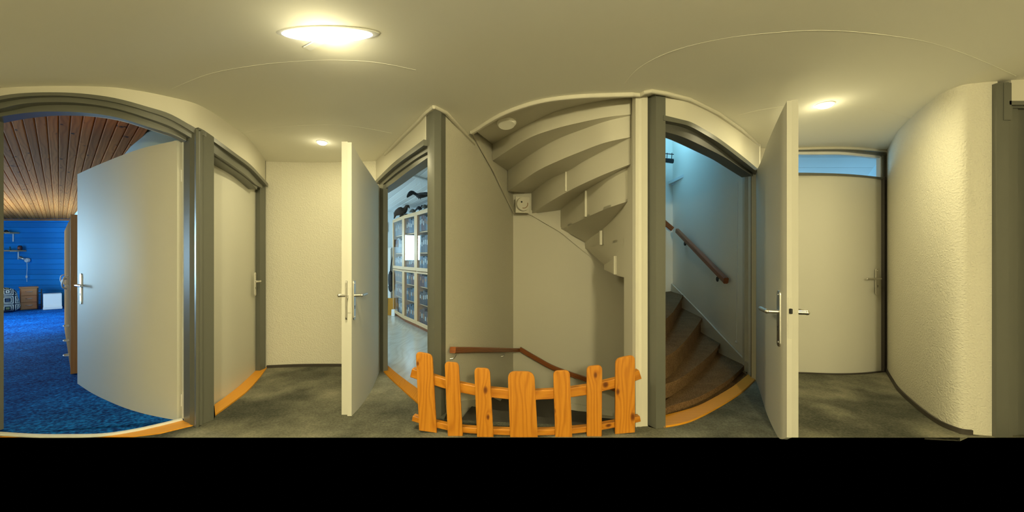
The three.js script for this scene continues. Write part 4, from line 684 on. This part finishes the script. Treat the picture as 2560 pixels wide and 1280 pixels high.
{ // stuffed birds
  const brown = std({ color: rgb(0.05, 0.03, 0.018), roughness: 0.9 }), grey = std({ color: rgb(0.1, 0.1, 0.085), roughness: 0.9 }), black = std({ color: rgb(0.012, 0.012, 0.014), roughness: 0.8 });
  const at = (px, py, Z) => [(px - 1280) * Z / 1000, 1.25 - (py - 640) * Z / 1000, -Z];
  { // large brown bird on the left bookcase
    const b = tag(group('stuffed_bird'), 'large brown stuffed bird on the leftmost bookcase', 'bird');
    const S = (px, py, w, h) => [...at(px, py, 7.9), w, h];
    mesh('body', body([S(986, 541, 0.01, 0.01), S(989, 536, 0.04, 0.04), S(994, 531.5, 0.06, 0.065), S(1001, 528.5, 0.07, 0.085), S(1008, 527, 0.06, 0.075), S(1013, 523, 0.04, 0.05), S(1016, 517.5, 0.03, 0.034), S(1018.5, 514.5, 0.034, 0.034), S(1021.5, 516.5, 0.02, 0.02), S(1023.5, 521, 0.005, 0.006)], 70, 16), brown, b);
    for (let i = 0; i < 9; i++) { const fx = 990 + i * 2.6, fy = 529 - Math.sin(i / 8 * 2.6) * 7.5; mesh('feather', body([S(fx + 5, fy - 1, 0.012, 0.008), S(fx, fy, 0.022, 0.01), S(fx - 4, fy + 4, 0.003, 0.003)], 10, 8), brown, b); }
    for (let i = 0; i < 5; i++) mesh('tail_feather', body([S(990, 534 + i, 0.014, 0.014), S(986.5 - i * 0.2, 533 + i * 3, 0.018, 0.012), S(983.5 + i * 0.7, 532 + i * 3.6, 0.004, 0.004)], 10, 8), brown, b);
    mesh('foot', merge(rod(at(1003, 536, 7.9), at(1004, 545, 7.9), 0.012, 8), rod(at(1011, 534, 7.8), at(1012, 542, 7.8), 0.012, 8)), grey, b);
    mesh('mount', body([S(1000, 541, 0.05, 0.012), S(1009, 538.5, 0.06, 0.014), S(1018, 535.5, 0.05, 0.012)], 12, 10), brown, b);
  }
  const duck = (Z, px, py, k, m, label, up) => {
    const b = tag(group('stuffed_bird'), label, 'bird'), S = (dx, dy, w, h) => [...at(px + dx * k, py + dy * k, Z), w * k, h * k];
    mesh('body', body([S(-9, 4, 0.003, 0.003), S(-6, 2, 0.022, 0.018), S(-1, 0, 0.036, 0.034), S(4, 1, 0.028, 0.028), S(6, up ? -3 : 0, 0.013, 0.014), S(7.5, up ? -6 : -2.5, 0.017, 0.017), S(9.5, up ? -5.5 : -2, 0.008, 0.007), S(12.5, up ? -4.5 : -0.5, 0.0015, 0.0015)], 40, 12), m, b);
    mesh('stand', new THREE.CylinderGeometry(0.006 * k, 0.008 * k, 0.06 * k, 10).translate(...at(px, py + 6.5 * k, Z)), m, b);
  };
  duck(7.35, 1032, 527, 1.0, grey, 'grey stuffed duck beside the large brown bird', false);
  duck(6.95, 1048, 520, 0.95, black, 'small dark stuffed wader with raised head on the bookcases', true);
  duck(6.65, 1062, 516, 0.95, grey, 'grey round stuffed bird at the right end of the bookcases', false);
  { // hanging bird
    const Z = 5.3, b = tag(group('hanging_bird'), 'black stuffed bird hung from the study ceiling on wires', 'bird'), S = (px, py, w, h) => [...at(px, py, Z), w, h];
    mesh('body', body([S(1017.5, 494, 0.004, 0.006), S(1020, 490, 0.018, 0.018), S(1027, 483, 0.03, 0.03), S(1033, 482, 0.026, 0.024), S(1040, 486, 0.02, 0.02), S(1047, 489, 0.045, 0.035), S(1056, 488, 0.06, 0.035), S(1068, 486, 0.05, 0.028), S(1080, 487, 0.03, 0.012), S(1090, 488, 0.003, 0.003)], 50, 14), black, b);
    mesh('wing', merge([-1, 1].map((s) => { const g = body([[...at(1050, 487, Z), 0.04, 0.012], [...at(1066, 484, Z + s * 0.12), 0.05, 0.008], [...at(1084, 487, Z + s * 0.2), 0.01, 0.003]], 16, 10); return g; })), black, b);
    mesh('leg', merge(rod(at(1047, 491, Z), at(1047, 498, Z - 0.02), 0.005, 6), rod(at(1051, 491, Z), at(1051, 498, Z - 0.02), 0.005, 6)), black, b);
    mesh('wire', merge(rod(at(1036, 484, Z), at(1046, 418, Z - 0.4).map((v, i) => i === 1 ? 2.25 : v), 0.0012, 5), rod(at(1058, 484, Z), at(1047, 418, Z - 0.4).map((v, i) => i === 1 ? 2.25 : v), 0.0012, 5)), M.steel, b);
  }
}
{ // things along the back wall of the study
  const p = tag(group('picture_frame', [-2.859, 1.897, -8.99]), 'small dark framed picture on the study wall beside the doorway', 'picture');
  const w = 0.117, h = 0.198;
  mesh('frame', merge(box(w, 0.02, 0.02, [0, h / 2, 0]), box(w, 0.02, 0.02, [0, -h / 2, 0]), box(0.02, h, 0.02, [w / 2 - 0.01, 0, 0]), box(0.02, h, 0.02, [-w / 2 + 0.01, 0, 0])), M.dark, p);
  mesh('print', box(w - 0.03, h - 0.02, 0.006), M.gasket, p);
  mesh('photo', box(w - 0.07, h - 0.09, 0.004, [0, 0, 0.004]), M.blueWall, p);
  const c = tag(group('white_cabinet', [-2.783, -0.01, -8.75]), 'tall white cabinet against the back wall of the study', 'cabinet'); c.position.y = 0;
  mesh('cabinet_body', box(0.34, 1.43, 0.28, [0, 0.72, -0.06], 0.006), M.white, c); mesh('cabinet_door', box(0.32, 1.38, 0.016, [0, 0.72, 0.09], 0.004), M.white, c);
  tag(mesh('carton', box(0.07, 0.16, 0.12, [-2.769, 1.529, -8.72], 0.004), std({ color: rgb(0.25, 0.11, 0.06), roughness: 0.8 })), 'small brown carton on top of the white cabinet', 'carton');
  const b = tag(group('shoulder_bag', [-2.603, 0.819, -8.62]), 'black shoulder bag hanging beside the leftmost bookcase', 'bag');
  mesh('pouch', body([[0, 0.1, 0, 0.02, 0.02], [-0.01, 0.06, 0, 0.05, 0.04], [-0.01, -0.12, 0, 0.055, 0.06], [0, -0.3, 0, 0.045, 0.05], [0.01, -0.33, 0, 0.01, 0.01]].map((q) => [q[0], q[1], q[2], q[3], q[4]]), 30, 14), M.dark, b);
  mesh('strap', tube([[-0.02, 0.05, 0.0], [0.0, 0.25, 0.01], [0.035, 0.42, 0.0], [0.045, 0.3, -0.02], [0.03, 0.05, -0.01]], 0.012, 24, 6), M.dark, b);
  const k = tag(group('cardboard_panel', [-2.56, -0.018, -8.45]), 'brown cardboard panel leaning beside the bookcase', 'panel'); k.position.y = 0; k.rotation.x = -0.06;
  mesh('panel', box(0.13, 0.36, 0.02, [0, 0.18, 0], 0.003), std({ map: T.oak, color: rgb(0.6, 0.6, 0.6), roughness: 0.8 }), k); mesh('panel_edge', box(0.014, 0.36, 0.03, [-0.07, 0.18, 0], 0.003), M.dark, k);
  const t = tag(mesh('white_tile', box(0.07, 0.14, 0.03, [0, 0.07, 0], 0.003), M.white), 'small white slab on the study floor by the bookcase', 'slab'); t.position.set(...[-2.471, -0.006, -8.32]); t.position.y = 0; t.rotation.x = -0.08;
}

// ---------- room behind the transom ----------
wall('wall_transom_room_right', [[4.3, -4.55, 0, 2.6], [5.56, -6.25, 0, 2.6], [6.4, -8.0, 0, 2.6]], M.blueWall, 0.05);
struct(mesh('wall_transom_room_back', box(3.4, 2.6, 0.06, [4.8, 1.3, -8.05]), M.paleWall));
struct(mesh('wall_transom_room_left', ribbon([[2.66, -4.56, 0, 2.6], [3.2, -8.05, 0, 2.6]], 0.04), M.paleWall));
{
  const c = struct(mesh('ceiling_transom_room', box(3.8, 0.05, 3.6, [4.7, 2.56, -6.3]), M.paleWall));
  for (let i = 0; i < 6; i++) mesh('panel', box(3.7, 0.02, 0.59, [4.7, 2.522, -4.8 - i * 0.6], 0.004), M.whiteBoards[(i * 2) % 3], c);
}
struct(mesh('floor_transom_room', box(3.3, 0.04, 3.5, [4.9, -0.025, -6.3]), M.carpet));

renderer.render(scene, camera);
